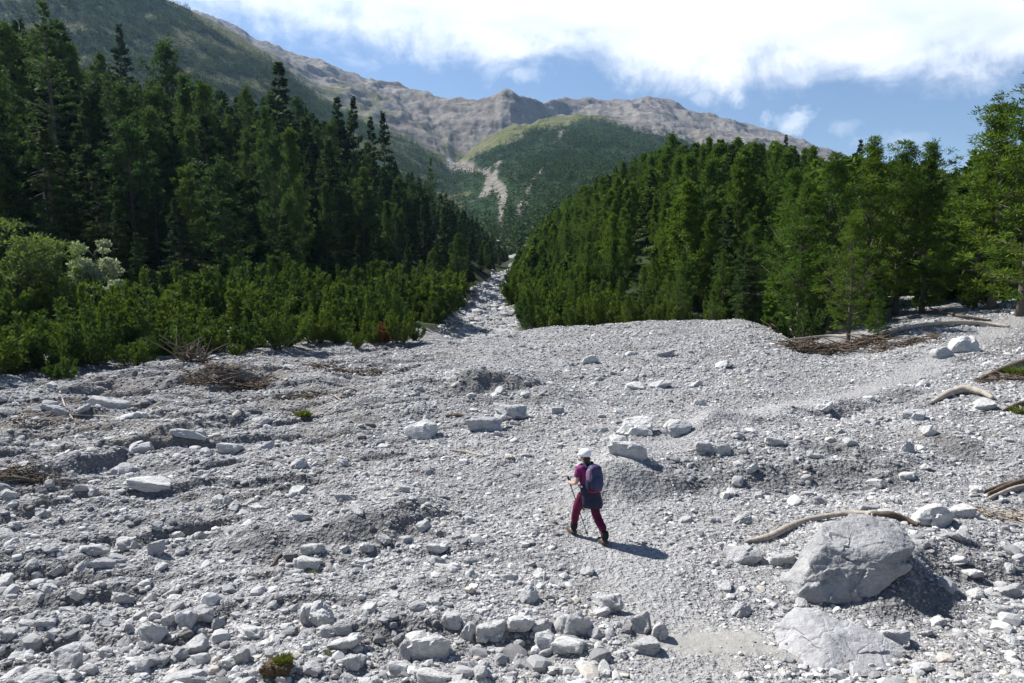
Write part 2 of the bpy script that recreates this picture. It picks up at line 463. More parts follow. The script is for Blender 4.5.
# hills
hs = slice(I_HILL - 60, I_MOUNT + 40)
wh = (sstep(44, 60, Yr[hs]) * (1 - sstep(450, 600, Yr[hs])))[:, None]
Z[hs] += wh * (1.1 * fbm(X[hs] / 16, YY[hs] / 16, 61, 3) + .25 * pnoise(X[hs] / 3.5, YY[hs] / 3.5, 64))
# stream channel between the two forests
CHp = np.array([(478, 338, 46), (484, 318, 62), (487, 303, 85), (498, 288, 125), (513, 272, 190), (518, 265, 240), (508, 258, 300), (497, 246, 390), (499, 232, 450), (503, 206, 600), (492, 190, 760), (476, 178, 1000), (456, 168, 1290), (445, 150, 1500), (432, 128, 1750), (420, 105, 2000)], float)
ca, _ = ray(CHp[:, 0], CHp[:, 1])
CHX, CHY = ca * CHp[:, 2], CHp[:, 2]
def channel_d(x, y):
    return seg_dist(x, y, CHX, CHY)
def channel_w(y):
    return np.interp(y, [40, 50, 70, 95, 140, 220, 450, 700, 1300, 2000], [3.2, 3.4, 2.9, 2.2, 1.4, .6, 1.0, 5, 10, 20])
# mountains
ms = slice(I_MOUNT - 10, NR)
xm, ym = X[ms], YY[ms]
wm = (sstep(470, 700, Yr[ms]) * (1 - sstep(3600, 4200, Yr[ms])))[:, None]
warp = 60 * pnoise(xm / 300, ym / 300, 70)
rid = 0; amp = 1
for o in range(4):
    rid = rid + amp * (1 - 2.2 * np.abs(pnoise((xm + warp) / (260 / 2 ** o), (ym - warp) / (420 / 2 ** o), 71 + o)))
    amp *= .5
upper = sstep(600, 2000, ym)
Z[ms] += wm * (rid - .6) * (5 + 11 * upper) * np.minimum(1, np.abs(ym - yg[None]) / 250 + .35)
rk = sstep(.98, 1.08, ym / yk_[None]) * sstep(250, 330, Z[ms])
zq = Z[ms] / 34 + .35 * pnoise(xm / 160, ym / 300, 79)
Z[ms] += wm * rk * 3.2 * np.sin(2 * math.pi * zq) * sstep(-.5, .3, pnoise(xm / 140, ym / 260, 78))       # ledges and cliff bands
Z[ms] += wm * upper * 4.0 * fbm(xm / 22, ym / 30, 77, 3)
cd = channel_d(X, YY) if False else None
for px_, Y_, hh_, rd_ in ((506, 2000, 6, 26), (463, 2050, 5, 22), (657, 2760, 12, 70), (640, 2750, 7, 40), (672, 2790, 7, 30), (712, 2800, 9, 35), (727, 2800, 8, 28), (752, 2800, 6, 30), (590, 2680, 5, 45)):
    cx_ = ray(px_, 95)[0] * Y_
    Z[ms] += hh_ * np.exp(-(np.abs(xm - cx_) / rd_) ** 3 - (np.abs(ym - Y_) / 110) ** 2)
def bil(Gd, x, y):
    a = np.clip(x / np.maximum(y, 1.5), A[0], A[-1])
    ci = np.clip(np.searchsorted(A, a) - 1, 0, NC - 2); ri = np.clip(np.searchsorted(Yr, y) - 1, 0, NR - 2)
    tc = (a - A[ci]) / (A[ci + 1] - A[ci]); tr = np.clip((y - Yr[ri]) / (Yr[ri + 1] - Yr[ri]), 0, 1)
    return (Gd[ri, ci] * (1 - tc) + Gd[ri, ci + 1] * tc) * (1 - tr) + (Gd[ri + 1, ci] * (1 - tc) + Gd[ri + 1, ci + 1] * tc) * tr
def height(x, y):
    return bil(Z, np.asarray(x, float), np.asarray(y, float))
def hit(px, py, y0=6.5):
    a, e = ray(px, py)
    ci = int(np.clip(np.searchsorted(A, a) - 1, 0, NC - 2)); t = (a - A[ci]) / (A[ci + 1] - A[ci])
    prof = Z[:, ci] * (1 - t) + Z[:, ci + 1] * t
    g = prof - (CAMZ + e * Yr)
    idx = np.where((g > 0) & (Yr > y0))[0]
    if len(idx) == 0: return None
    i = idx[0]
    s = g[i - 1] / (g[i - 1] - g[i]) if g[i - 1] < 0 else 1
    Y = Yr[i - 1] + s * (Yr[i] - Yr[i - 1])
    return Vector((float(a * Y), float(Y), float(CAMZ + e * Y)))

# carve the channel a little
dch = channel_d(X[I_HILL - 60:], YY[I_HILL - 60:]); wch = channel_w(YY[I_HILL - 60:])
chm = 1 - sstep(.7, 1.15, dch / wch + .3 * pnoise(X[I_HILL - 60:] / 6, YY[I_HILL - 60:] / 9, 81))
Z[I_HILL - 60:] -= chm * np.minimum(wch * .22, 3) * sstep(44, 52, YY[I_HILL - 60:])

# --- attributes
def block(i0, i1):
    r = slice(i0, i1 + 1)
    v = np.stack([X[r], YY[r], Z[r]], -1).reshape(-1, 3)
    n = i1 - i0
    i = np.arange(n)[:, None] * NC; j = np.arange(NC - 1)[None]
    f = np.stack([i + j, i + j + 1, i + NC + j + 1, i + NC + j], -1).reshape(-1, 4)
    return v, f, r
# ground (with an apron under and behind the camera)
v, f, r = block(0, I_HILL)
gx, gy = v[:, 0], v[:, 1]
ap = []
for k, yy in enumerate(np.linspace(-40, 2, 22)):
    w = 3 + (3 - yy) * 1.5
    ap.append(np.stack([A * w, np.full(NC, yy), 2.5 + .5 * sstep(3, -2, yy) * one + .2 * pnoise(A * w * .3, np.full(NC, yy * .3), 8) * (yy < 0)], -1))
apv = np.concatenate(ap)
n0 = len(apv); i = np.arange(22)[:, None] * NC; j = np.arange(NC - 1)[None]
apf = np.stack([i + j, i + j + 1, i + NC + j + 1, i + NC + j], -1).reshape(-1, 4)
z0 = np.zeros(n0)
tr = path_mask(gx, gy); sa = sand_mask(gx, gy)
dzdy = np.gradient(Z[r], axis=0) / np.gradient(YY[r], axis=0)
fin = sstep(.10, .38, dzdy + .12 * pnoise(X[r] * 1.3, YY[r] * 1.3, 14)).ravel() * .95  # mask of ground rising away from the camera
sil = (sstep(.05, .4, fbm(gx * .25, gy * .3, 15, 4)) * (1 - sstep(-8, 0, gx)) * sstep(15, 20, gy) + .5 * sstep(.2, .5, fbm(gx * .3, gy * .3, 16, 3)))
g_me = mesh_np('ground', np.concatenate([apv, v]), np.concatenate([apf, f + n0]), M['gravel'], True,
               vattr=dict(trail=np.concatenate([z0, tr]), sand=np.concatenate([z0, sa]), bank_dark=np.concatenate([z0, fin]), silt=np.concatenate([z0, np.clip(sil, 0, 1)])))
tag(put('ground', g_me), kind='structure')
v, f, r = block(I_HILL, I_MOUNT)
dd = channel_d(v[:, 0], v[:, 1]) / channel_w(v[:, 1]) + .3 * pnoise(v[:, 0] / 6, v[:, 1] / 9, 81)
scr = 1 - sstep(.7, 1.1, dd)
a_ = v[:, 0] / v[:, 1]
scr = np.maximum(scr, (1 - sstep(0, 1, (v[:, 1] / np.interp(a_, A, yf) - 1.08) / .16)) * (a_ > -.10))
scr = np.maximum(scr, sstep(.46, .52, a_) * (1 - sstep(50, 62, v[:, 1])))
h_me = mesh_np('hillside', v, f, M['floor'], True, vattr=dict(scree=scr))
tag(put('hillside', h_me), kind='structure')
v, f, r = block(I_MOUNT, NR - 1)
x_, y_, z_ = v.T
a_ = x_ / y_
YV, YF_, YG = (np.interp(a_, A, q) for q in (yv, yk_, yg))
q = (y_ - YV) / (YF_ - YV)
nz = fbm(x_ / 90, y_ / 160, 91, 4); nz2 = fbm(x_ / 35, y_ / 60, 95, 3)
topq = np.interp(a_, [-.7, -.45, -.36, -.3, -.2, -.1, -.03, .05, .12, .2], [1.3, .98, .80, .86, 1.0, .86, .70, .70, .78, .9])
veg = 1 - sstep(-.03, .03, q - topq - .10 * nz - .04 * nz2)
q2 = (y_ - YF_) / (YG - YF_)
grl = np.interp(a_, [-.7, -.3, -.2, -.12, -.06, 0, .06, .2], [.5, .5, .5, .36, .26, .2, .14, .10])
grs = 1 - sstep(-.08, .1, q2 - grl - .35 * nz)
grs *= .75 + .25 * sstep(-.3, .3, nz2)
slope = np.abs(np.gradient(Z[r], axis=1) / np.gradient(X[r], axis=1)).ravel()
grs *= 1 - .7 * sstep(.6, 1.1, slope)
dd = channel_d(x_, y_) / channel_w(y_) + .45 * nz2
scr = (1 - sstep(.7, 1.2, dd)) * (1 - sstep(1300, 1500, y_)) * .9
for pts, wd in (([(484, 200, 640), (493, 188, 780), (500, 176, 900)], 4), ([(532, 203, 640), (545, 190, 760), (553, 184, 840)], 2), ([(516, 222, 480), (530, 204, 620)], 3.5), ([(553, 165, 1000), (566, 148, 1200)], 4),
                ([(452, 176, 1150), (447, 155, 1450)], 9)):
    pp = np.array(pts, float); aa, _ = ray(pp[:, 0], pp[:, 1])
    scr = np.maximum(scr, 1 - sstep(.5, 1.2, seg_dist(x_, y_, aa * pp[:, 2], pp[:, 2]) / wd + 1.1 * nz2) )
scr = np.maximum(scr, .65 * sstep(.1, .5, q2) * sstep(.1, .45, fbm(x_ / 60, y_ / 260, 98, 3)) * (q > 1))
spx, spy = ray(452, 167)[0] * 1290, 1290
snow = 1 - sstep(.6, 1.1, np.hypot((x_ - spx) / 7, (y_ - spy) / 70) + .4 * nz2)
m_me = mesh_np('mountain', v, f, M['mountain'], True, vattr=dict(snow=snow, veg=veg * (1 - .85 * sstep(.25, .5, nz2 + .6 * nz) * (a_ < -.05)), grass=np.maximum(grs * (1 - veg), .8 * veg * sstep(.25, .5, nz2 + .6 * nz) * (a_ < -.05)), scree=scr))
tag(put('mountain', m_me), kind='structure')
VEG = np.zeros((NR, NC)); VEG[I_MOUNT:] = veg.reshape(NR - I_MOUNT, NC) * (1 - scr.reshape(NR - I_MOUNT, NC))
print('terrain', time.time() - T0)

# ------------------------------------------------------------------ stones
def ico(sub):
    bm = bmesh.new(); bmesh.ops.create_icosphere(bm, subdivisions=sub, radius=1)
    v = np.array([x.co[:] for x in bm.verts]); f = np.array([[q.index for q in p.verts] for p in bm.faces])
    bm.free()
    return v / np.linalg.norm(v, axis=1)[:, None], f
ICO = {s: ico(s) for s in (1, 2, 3, 4, 5, 6)}
def rock_shape(d, seed, nplanes=14, p=16, rough=.06):
    r = np.random.default_rng(seed)
    n = r.normal(size=(nplanes, 3)); n /= np.linalg.norm(n, axis=1)[:, None]
    n = np.concatenate([n, np.eye(3), -np.eye(3)])
    h = r.uniform(.62, 1.0, len(n))
    dp = np.maximum(d @ n.T, 0) / h
    rad = (dp ** p).sum(1) ** (-1 / p)
    v = d * rad[:, None]
    if rough:
        k = noise3(v * 2.3 + seed, seed) + .5 * noise3(v * 5 + seed, seed + 1) + .25 * noise3(v * 11, seed + 2)
        v = v * (1 + rough * k)[:, None]
    return v
def chip(v, seed, cells, amp):
    """each patch of the surface gets a tilt of its own: broken, angular faces"""
    r = np.random.default_rng(seed)
    c = v.mean(0); p = v[r.choice(len(v), cells, replace=False)]
    w = v + .05 * np.abs(v).max() * np.stack([noise3(v * 4 / np.abs(v).max(), seed + q) for q in range(3)], -1)
    idx = np.argmin(((w[:, None] - p[None]) ** 2).sum(2), 1)
    n = v - c; n /= np.linalg.norm(n, axis=1)[:, None]
    t = r.normal(0, amp, (cells, 3)); o = r.normal(0, amp * .12, cells)
    return v + n * (((v - p[idx]) * t[idx]).sum(1) + o[idx] * np.abs(v).max())[:, None]
def hull_shape(d, pts, p=18):
    bm = bmesh.new()
    for q in pts: bm.verts.new(q)
    bmesh.ops.convex_hull(bm, input=bm.verts)
    bm.normal_update()
    c = np.mean(pts, axis=0)
    n, h = [], []
    for fc in bm.faces:
        nn = np.array(fc.normal[:]); hh = nn @ (np.array(fc.verts[0].co[:]) - c)
        if hh < 0: nn, hh = -nn, -hh
        if hh > 1e-4: n.append(nn); h.append(hh)
    bm.free()
    dp = np.maximum(d @ np.array(n).T, 0) / np.array(h)
    return d * ((dp ** p).sum(1) ** (-1 / p))[:, None] + c
NPROTO = 16
ROCKS = [mesh_np('rock_form', chip(rock_shape(ICO[4][0], 100 + k, 9 + k % 6, 26, .04), 40 + k, 16, .16), ICO[4][1], M['stone'], False) for k in range(NPROTO)]

def rock_at(px, py, w, h, label, group=None, name='rock', k=None, depth=None, yaw=None, sink=.28, tilt=.25, mat=None):
    """a stone whose outline is about w x h in the photo, resting on the ground around (px,py)"""
    base = hit(px, py + h * .38)
    d = base.y * CP - (base.z - CAMZ) * SP
    sx = w * d / F / 2; el = math.atan2(CAMZ - base.z, base.y)
    sz = max(.25 * sx, h * d / F / 2 / (math.cos(el) + .45 * math.sin(el)))
    sy = (depth if depth else random.uniform(.75, 1.1)) * math.sqrt(sx * sz)
    k = random.randrange(NPROTO) if k is None else k
    kk = 1.27
    o = put(name, ROCKS[k % NPROTO], loc=(base.x, base.y + sy * .35, base.z + sz * (1 - 2 * sink)),
            rot=(random.uniform(-tilt, tilt), random.uniform(-tilt, tilt), random.uniform(-.35, .35) if yaw is None else yaw),
            scale=(sx * kk, sy * kk, sz * kk))
    return tag(o, label, 'rock', group)

print('rock protos', time.time() - T0)
USED = []   # photo places already taken by a named stone
def R(px, py, w, h, label, **kw):
    USED.append((px, py, max(w, h)))
    return rock_at(px, py, w, h, label, **kw)

# the great boulder
hb = hit(838, 603)
hp = np.array([(-.86, -.42, .02), (-.93, -.05, .30), (-.86, .30, .10), (-.80, -.40, .50), (-.50, -.22, .98), (-.30, .45, 1.22), (.25, .62, 1.26), (.72, .50, 1.20), (.96, .25, 1.02),
               (.95, -.02, .86), (.62, -.28, .62), (.18, -.48, .28), (-.30, -.60, .04), (-.55, -.62, .12), (.35, -.42, .95), (.0, .55, .2), (.5, .5, .55), (-.5, .5, .1)])
hd, hf = ICO[6]
hv = chip(chip(hull_shape(hd, hp, 45), 3, 12, .10), 4, 48, .065)
c0 = hv.mean(0)
k1 = noise3(hv * 1.7, 5) * .02 + noise3(hv * 4.1, 6) * .014 + noise3(hv * 9, 7) * .010 + noise3(hv * 22, 8) * .009 + noise3(hv * 45, 9) * .004
st = np.round((noise3(hv * 2.2 + 1, 13)) * 4) / 4; k1 += .012 * st
hv = c0 + (hv - c0) * (1 + k1 / np.linalg.norm(hv - c0, axis=1))[:, None]
hv = hv * np.array([1.08, 1.0, .84])
o = put('boulder', mesh_np('boulder', hv * .98, hf, M['hero'], False), loc=(hb.x + .39, hb.y + .50, hb.z - .06))
tag(o, 'huge grey boulder, by far the largest, undercut side casting a broad shadow', 'boulder')
USED += [(855, 563, 120), (925, 590, 40)]
# broad slab below it
sb = hit(842, 655)
sv = hull_shape(ICO[6][0], np.array([(-.78, -.30, -.1), (-.80, .2, .1), (-.45, .42, .36), (-.15, .40, .38), (.35, .1, .25), (.80, -.1, .12), (.72, -.38, -.05), (.1, -.55, .0), (-.5, -.5, .02), (.5, .4, .1), (0, .2, -.3), (-.2, -.05, .30)]), 26)
sv = chip(sv * np.array([1, 1, 1.0]), 8, 10, .07)
sv = sv * (1 + .03 * noise3(sv * 3, 21) + .025 * noise3(sv * 8, 22) + .012 * noise3(sv * 19, 23))[:, None]
o = put('boulder', mesh_np('slab', sv, ICO[6][1], M['stone'], False), loc=(sb.x + .06, sb.y + .12, sb.z - .02), rot=(0, 0, -.05))
tag(o, 'wide low wedge of pale rock just below the undercut giant boulder', 'boulder')
USED += [(842, 640, 90)]

NAMED = [
    (897, 637, 26, 20, 'small grey block at the end of the wide low wedge'), (937, 515, 34, 30, 'pale blocky rock beyond the log end, right above the giant boulder'),
    (962, 511, 30, 16, 'flat pale rock leaning behind the pale blocky one'), (747, 554, 34, 20, 'pale flat rock at the near end of the curved driftwood log'),
    (782, 557, 26, 16, 'greyish rock touching the giant boulder beside the driftwood'), (966, 343, 27, 23, 'rounded boulder on the rise below the trees, long dark shadow'),
    (942, 352, 20, 13, 'low pale rock beside the rounded boulder on the rise'), (628, 447, 33, 23, 'white rock nearer of the two above the hiker, black shadow beside it'),
    (633, 427, 36, 22, 'white rock touching the one nearer the hiker, second of that pair'), (678, 427, 30, 21, 'pale boulder standing alone right of the white pair'),
    (703, 447, 20, 15, 'round pale stone, bigger of three in a short row'), (720, 449, 20, 12, 'flat stone in the middle of a short row of three'), (776, 441, 22, 9, 'long flat stone ending a short row of three'),
    (423, 429, 28, 23, 'pale boulder alone on the middle slope, left of the dark pair'), (485, 423, 34, 19, 'flat-topped boulder with a black hollow under it'),
    (510, 412, 32, 20, 'tilted boulder leaning against the flat-topped one'), (557, 410, 14, 9, 'small white stone right of the tilted boulder'), (591, 359, 15, 11, 'single grey stone high on the fan below the ridge'),
    (636, 386, 20, 9, 'flat stone on the upper fan, left one of two'), (661, 384, 22, 8, 'flat stone on the upper fan, right one of two'), (665, 354, 22, 7, 'low slab near the crest of the fan'), (632, 353, 16, 6, 'thin slab near the crest beside the low slab'),
    (308, 613, 18, 27, 'white half of a split upright boulder'), (322, 615, 20, 26, 'dark half of a split upright boulder'), (324, 632, 18, 13, 'round cobble at the foot of the split boulder'),
    (343, 626, 22, 16, 'stone leaning right of the split boulder'), (345, 643, 28, 13, 'flat block lying below the split boulder'),
    (573, 624, 33, 26, 'pale pyramid-shaped boulder on top of the bottom cluster'), (567, 645, 31, 17, 'rounded tan-bottomed rock below the pyramid boulder'), (547, 640, 20, 19, 'cube-like block left of the pyramid boulder'), (542, 626, 17, 16, 'grey block above the cube-like one'),
    (608, 603, 30, 21, 'striped flat slab standing at the trail edge above the bottom cluster'), (643, 622, 18, 24, 'upright dark ribbed stone beside the trail'), (661, 630, 16, 21, 'white upright stone at the sandy edge'), (647, 645, 30, 16, 'half-buried pale slab below the upright stones'),
    (596, 634, 12, 14, 'small upright cobble right of the pyramid boulder'), (492, 630, 26, 24, 'round dimpled boulder left of the bottom cluster'), (468, 629, 13, 20, 'narrow pointed stone left of the dimpled boulder'), (451, 619, 20, 20, 'white angular stone next to the narrow pointed one'),
    (428, 645, 36, 28, 'biggest rounded boulder near the bottom edge, left of the bottom cluster'), (404, 651, 13, 21, 'thin slab propped against the biggest rounded bottom boulder'), (417, 606, 20, 10, 'flat white stone above the biggest rounded bottom boulder'), (518, 623, 24, 18, 'folded stone between dimpled boulder and cube-like block'),
    (305, 562, 24, 12, 'white brick-shaped block in the middle left'), (311, 548, 20, 13, 'tilted stone behind the white brick-shaped block'), (295, 572, 16, 6, 'thin flat stone in front of the white brick-shaped block'),
    (107, 563, 29, 11, 'bright white lozenge-shaped stone on the left gravel'), (125, 545, 25, 17, 'pale rounded boulder behind the bright lozenge stone'), (156, 547, 15, 18, 'grey pointed rock next to the pale rounded boulder'), (95, 549, 24, 11, 'long low stone left of the pale rounded boulder'),
    (150, 483, 46, 11, 'longest flat slab on the left channel floor'), (137, 448, 32, 15, 'pale slab with a dark broken edge in the left channel'), (108, 402, 34, 12, 'large pale block near the shrubs at the far left'), (120, 470, 26, 13, 'rounded stone behind the longest flat slab'), (186, 433, 34, 9, 'broad pale sheet of rock at the channel bank'), (55, 408, 26, 11, 'grey stone far left near the shrub edge'),
    (64, 660, 34, 30, 'big white angular boulder at the bottom left corner'), (37, 679, 38, 20, 'pale boulder cut by the bottom edge at far left'), (66, 676, 20, 16, 'small block in front of the big white angular boulder'),
    (150, 632, 22, 19, 'dark shaded block facing the trail of cobbles at lower left'), (170, 619, 16, 18, 'white cobble, left one of three upright in a row'), (187, 617, 17, 22, 'white cobble, middle one of three upright in a row'), (205, 614, 16, 15, 'smooth round cobble, right one of three in a row'),
    (250, 633, 27, 14, 'blue-grey flat stone left of the split boulder'), (243, 655, 14, 19, 'white upright oval cobble'), (228, 663, 18, 14, 'squat pale cobble beside the upright oval one'), (195, 645, 26, 17, 'cracked grey lump at lower left'), (180, 653, 16, 14, 'grey cobble touching the cracked lump'),
    (157, 660, 18, 15, 'dark round cobble below the cracked lump'), (135, 666, 26, 15, 'flat pale stone left of the dark round cobble'), (183, 679, 42, 14, 'broad stone cut by the bottom edge'), (90, 645, 22, 10, 'long white stone above the small cobbles at lower left'), (103, 653, 16, 11, 'oval white cobble at lower left'), (88, 668, 20, 12, 'flat bluish stone near the white angular boulder'),
    (45, 622, 17, 12, 'lone dark cobble in a shaded hollow at left'), (430, 676, 36, 14, 'grey slab cut by the bottom edge near the middle'), (480, 672, 14, 16, 'pale stone at the bottom edge right of the grey slab'), (402, 668, 24, 14, 'stone wedged under the biggest rounded bottom boulder'),
    (352, 661, 16, 18, 'angular stone in the shadowed pit at bottom'), (1000, 610, 24, 13, 'tan stone in the debris right of the wedge'), (1012, 590, 22, 13, 'flat stone at the right edge below the debris'), (940, 622, 18, 12, 'tan-tinted pebble on the gravel right of the wedge'),
    (985, 404, 22, 11, 'pale stone under the bent grey log'), (930, 430, 14, 12, 'white chip of rock on the far gravel'), (870, 507, 18, 8, 'flat stone beyond the driftwood log'), (905, 545, 16, 8, 'small white stone beside the giant boulder top'),
    (700, 402, 12, 7, 'single dark stone on the upper right fan'), (815, 455, 14, 8, 'white pebble beyond the dark bank'), (742, 520, 18, 9, 'white stone on the bank foot'), (470, 560, 14, 9, 'white chip in open gravel before the hiker'),
    (437, 548, 18, 11, 'squarish white stone in open gravel'), (508, 578, 16, 9, 'pale stone on the open gravel left of the trail'), (228, 447, 22, 12, 'tilted pale stone where the fan meets the channel'), (262, 420, 18, 10, 'grey stone on the fan edge'), (346, 497, 20, 9, 'pale elongated stone in mid gravel'), (402, 488, 16, 8, 'flat pale stone in mid gravel'),
]
for i, (px, py, w, h, lab) in enumerate(NAMED):
    R(px, py, w, h, lab, k=i * 5 + 3)

# further cobbles as objects, then the countless rest as one gravel object
def coarse(x, y):
    """how stony the bed is: more along the bottom left, along the channel and on scattered strips, little on the trail"""
    sx, sy, d = project(x, y, height(x, y))
    c = .35 + .55 * fbm(x * .22, y * .22, 111, 3)
    c += .55 * sstep(575, 640, sy) * (1 - sstep(640, 700, sx)) + .35 * (1 - sstep(150, 420, sx)) * sstep(380, 420, sy)
    c += .35 * sstep(830, 950, sx) * sstep(500, 560, sy)
    return c * (1 - .95 * np.maximum(path_mask(x, y), sand_mask(x, y)))
cand = 6000
aa = rng.uniform(-.74, .74, cand); YYs = np.exp(rng.uniform(math.log(8.1), math.log(38), cand))
xs, ys = aa * YYs, YYs
ok = (rng.uniform(0, 1.3, cand) < coarse(xs, ys)) & (ys < np.interp(aa, A, yf) * .97)
xs, ys = xs[ok], ys[ok]
zs = height(xs, ys)
sx_, sy_, dep = project(xs, ys, zs)
size = .075 * (1 + rng.pareto(2.9, len(xs)))
pw = 2 * size * F / dep
ordr = np.argsort(-pw)
cnt = 0
for i in ordr:
    if cnt >= 170: break
    if pw[i] > 21 or not (0 < sx_[i] < 1024 and sy_[i] < 690): continue
    if any(math.hypot(sx_[i] - ux, sy_[i] - uy) < .5 * us + .5 * pw[i] for ux, uy, us in USED): continue
    if math.hypot(sx_[i] - 590, sy_[i] - 530) < 35: continue
    USED.append((sx_[i], sy_[i], pw[i]))
    s = size[i]
    zone = 'in the near bottom rubble' if sy_[i] > 585 else 'on the dry channel floor' if sx_[i] < 330 else 'on the gravel of the mid fan' if sx_[i] < 680 else 'on the gravel right of the trail'
    o = put('cobble', ROCKS[int(rng.integers(NPROTO))], loc=(xs[i], ys[i], zs[i] + s * .12),
            rot=(*rng.uniform(-.5, .5, 2), rng.uniform(0, 6.28)), scale=(s * rng.uniform(.9, 1.35), s * rng.uniform(.75, 1.1), s * rng.uniform(.5, .85)))
    tag(o, f'plain angular grey cobble lying loose among many others {zone}', 'rock', f'loose cobbles {zone}')
    cnt += 1
print('cobbles', cnt, time.time() - T0)

def scatter(n, sub, smin, smax, power, ylo, yhi, seed, flat=(.45, .85), densfun=None, sizemin_px=1.0, afrom=-.86, ato=.86):
    r = np.random.default_rng(seed)
    a = r.uniform(afrom, ato, n); Y = np.exp(r.uniform(math.log(ylo), math.log(yhi), n))
    x, y = a * Y, Y
    keep = y < np.interp(a, A, yf) * 1.06
    if densfun is not None: keep &= r.uniform(0, 1, n) < densfun(x, y)
    x, y, a = x[keep], y[keep], a[keep]; m = len(x)
    lo = np.maximum(smin, sizemin_px * y / F)
    u = r.uniform(0, 1, m)
    s = np.minimum(lo * (1 - u) ** (-1 / power), smax)
    pm = np.maximum(path_mask(x, y), sand_mask(x, y)); s *= 1 - .5 * pm; kp_ = r.uniform(size=m) > .62 * sand_mask(x, y); x, y, a, s, pm = x[kp_], y[kp_], a[kp_], s[kp_], pm[kp_]; m = len(x)
    fi = sstep(.10, .40, (height(x, y + .2) - height(x, y - .2)) / .4)  # rise of the ground with distance; thins out and darkens the stones
    kp_ = r.uniform(size=m) > .3 * fi; x, y, a, s, pm, fi = x[kp_], y[kp_], a[kp_], s[kp_], pm[kp_], fi[kp_]; m = len(x)
    z = height(x, y)
    d, f = ICO[sub]
    protos = np.stack([rock_shape(d, 300 + seed * 50 + k, 7, 14, .03) for k in range(24)])
    pid = r.integers(0, 24, m)
    P = protos[pid] * np.stack([s * r.uniform(.85, 1.4, m), s * r.uniform(.7, 1.1, m), s * r.uniform(*flat, m)], -1)[:, None, :]
    th = r.uniform(0, 2 * math.pi, m); tl = r.normal(0, .35, m)
    ct, st_ = np.cos(tl)[:, None], np.sin(tl)[:, None]
    P = np.stack([P[..., 0] * ct - P[..., 2] * st_, P[..., 1], P[..., 0] * st_ + P[..., 2] * ct], -1)
    c, sn = np.cos(th)[:, None], np.sin(th)[:, None]
    P = np.stack([P[..., 0] * c - P[..., 1] * sn, P[..., 0] * sn + P[..., 1] * c, P[..., 2]], -1)
    P += np.stack([x, y, z + s * .12], -1)[:, None, :]
    nv = len(d)
    faces = (f[None] + (np.arange(m) * nv)[:, None, None]).reshape(-1, 3)
    tint = np.clip(r.beta(2.2, 2.0, m) + .06 * r.normal(size=m), 0, 1)
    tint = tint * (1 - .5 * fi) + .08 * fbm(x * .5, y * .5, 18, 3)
    tint = np.where(r.uniform(size=m) < .04, .985, np.clip(tint, 0, .95))
    return P.reshape(-1, 3), faces, np.repeat(tint, len(f))
parts = [scatter(8000, 2, .038, .16, 2.6, 7.6, 46, 1, densfun=lambda x, y: coarse(x, y) ** 1.6 * 1.0, sizemin_px=2.3),
         scatter(150000, 1, .012, .08, 2.6, 7.6, 48, 2, densfun=lambda x, y: .6 + .6 * coarse(x, y), sizemin_px=.85)]
off = 0; V, FF, TT = [], [], []
for v, f, t in parts:
    V.append(v); FF.append(f + off); TT.append(t); off += len(v)
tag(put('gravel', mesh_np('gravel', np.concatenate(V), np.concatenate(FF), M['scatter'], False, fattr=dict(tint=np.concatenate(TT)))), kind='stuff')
# stones of the stream bed
r = np.random.default_rng(5)
n = 5000
t = r.uniform(0, 1, n); yy = np.exp(math.log(47) + t * (math.log(300) - math.log(47)))
xx = np.interp(yy, CHY, CHX) + r.uniform(-1, 1, n) * channel_w(yy)
s = .06 * (yy / 47) * (1 + r.pareto(2.5, n)); s = np.minimum(s, .7)
d, f = ICO[1]
P = np.stack([rock_shape(d, 700 + k, 7, 14, .03) for k in range(12)])[r.integers(0, 12, n)] * (s[:, None] * np.stack([r.uniform(.8, 1.3, n), r.uniform(.8, 1.2, n), r.uniform(.5, .8, n)], -1))[:, None, :]
P += np.stack([xx, yy, height(xx, yy) + s * .1], -1)[:, None, :]
tag(put('stream_gravel', mesh_np('stream_gravel', P.reshape(-1, 3), (f[None] + (np.arange(n) * len(d))[:, None, None]).reshape(-1, 3), M['scatter'], False,
        fattr=dict(tint=np.repeat(np.clip(r.beta(2.4, 2, n), 0, .95), len(f))))), kind='stuff')
print('gravel', off, time.time() - T0)

# ------------------------------------------------------------------ trees
def blades(base, direc, length, width, r, bend=.0, hint=None, loose=.55):
    """diamond-shaped leaf quads from base along direc; hint: the way their faces look, more or less"""
    n = len(base)
    rnd = r.normal(size=(n, 3))
    if hint is not None: rnd = hint + loose * rnd
    side = np.cross(direc, rnd); side /= np.linalg.norm(side, axis=1)[:, None] + 1e-9
    mid = base + direc * (length * .45)[:, None]
    tip = base + direc * length[:, None]; tip[:, 2] -= bend * length
    w = side * (width * .5)[:, None]
    v = np.stack([base, mid + w, tip, mid - w], 1).reshape(-1, 3)
    f = np.arange(4 * n).reshape(n, 4)
    return v, f

def norm(v): return v / (np.linalg.norm(v, axis=1)[:, None] + 1e-9)

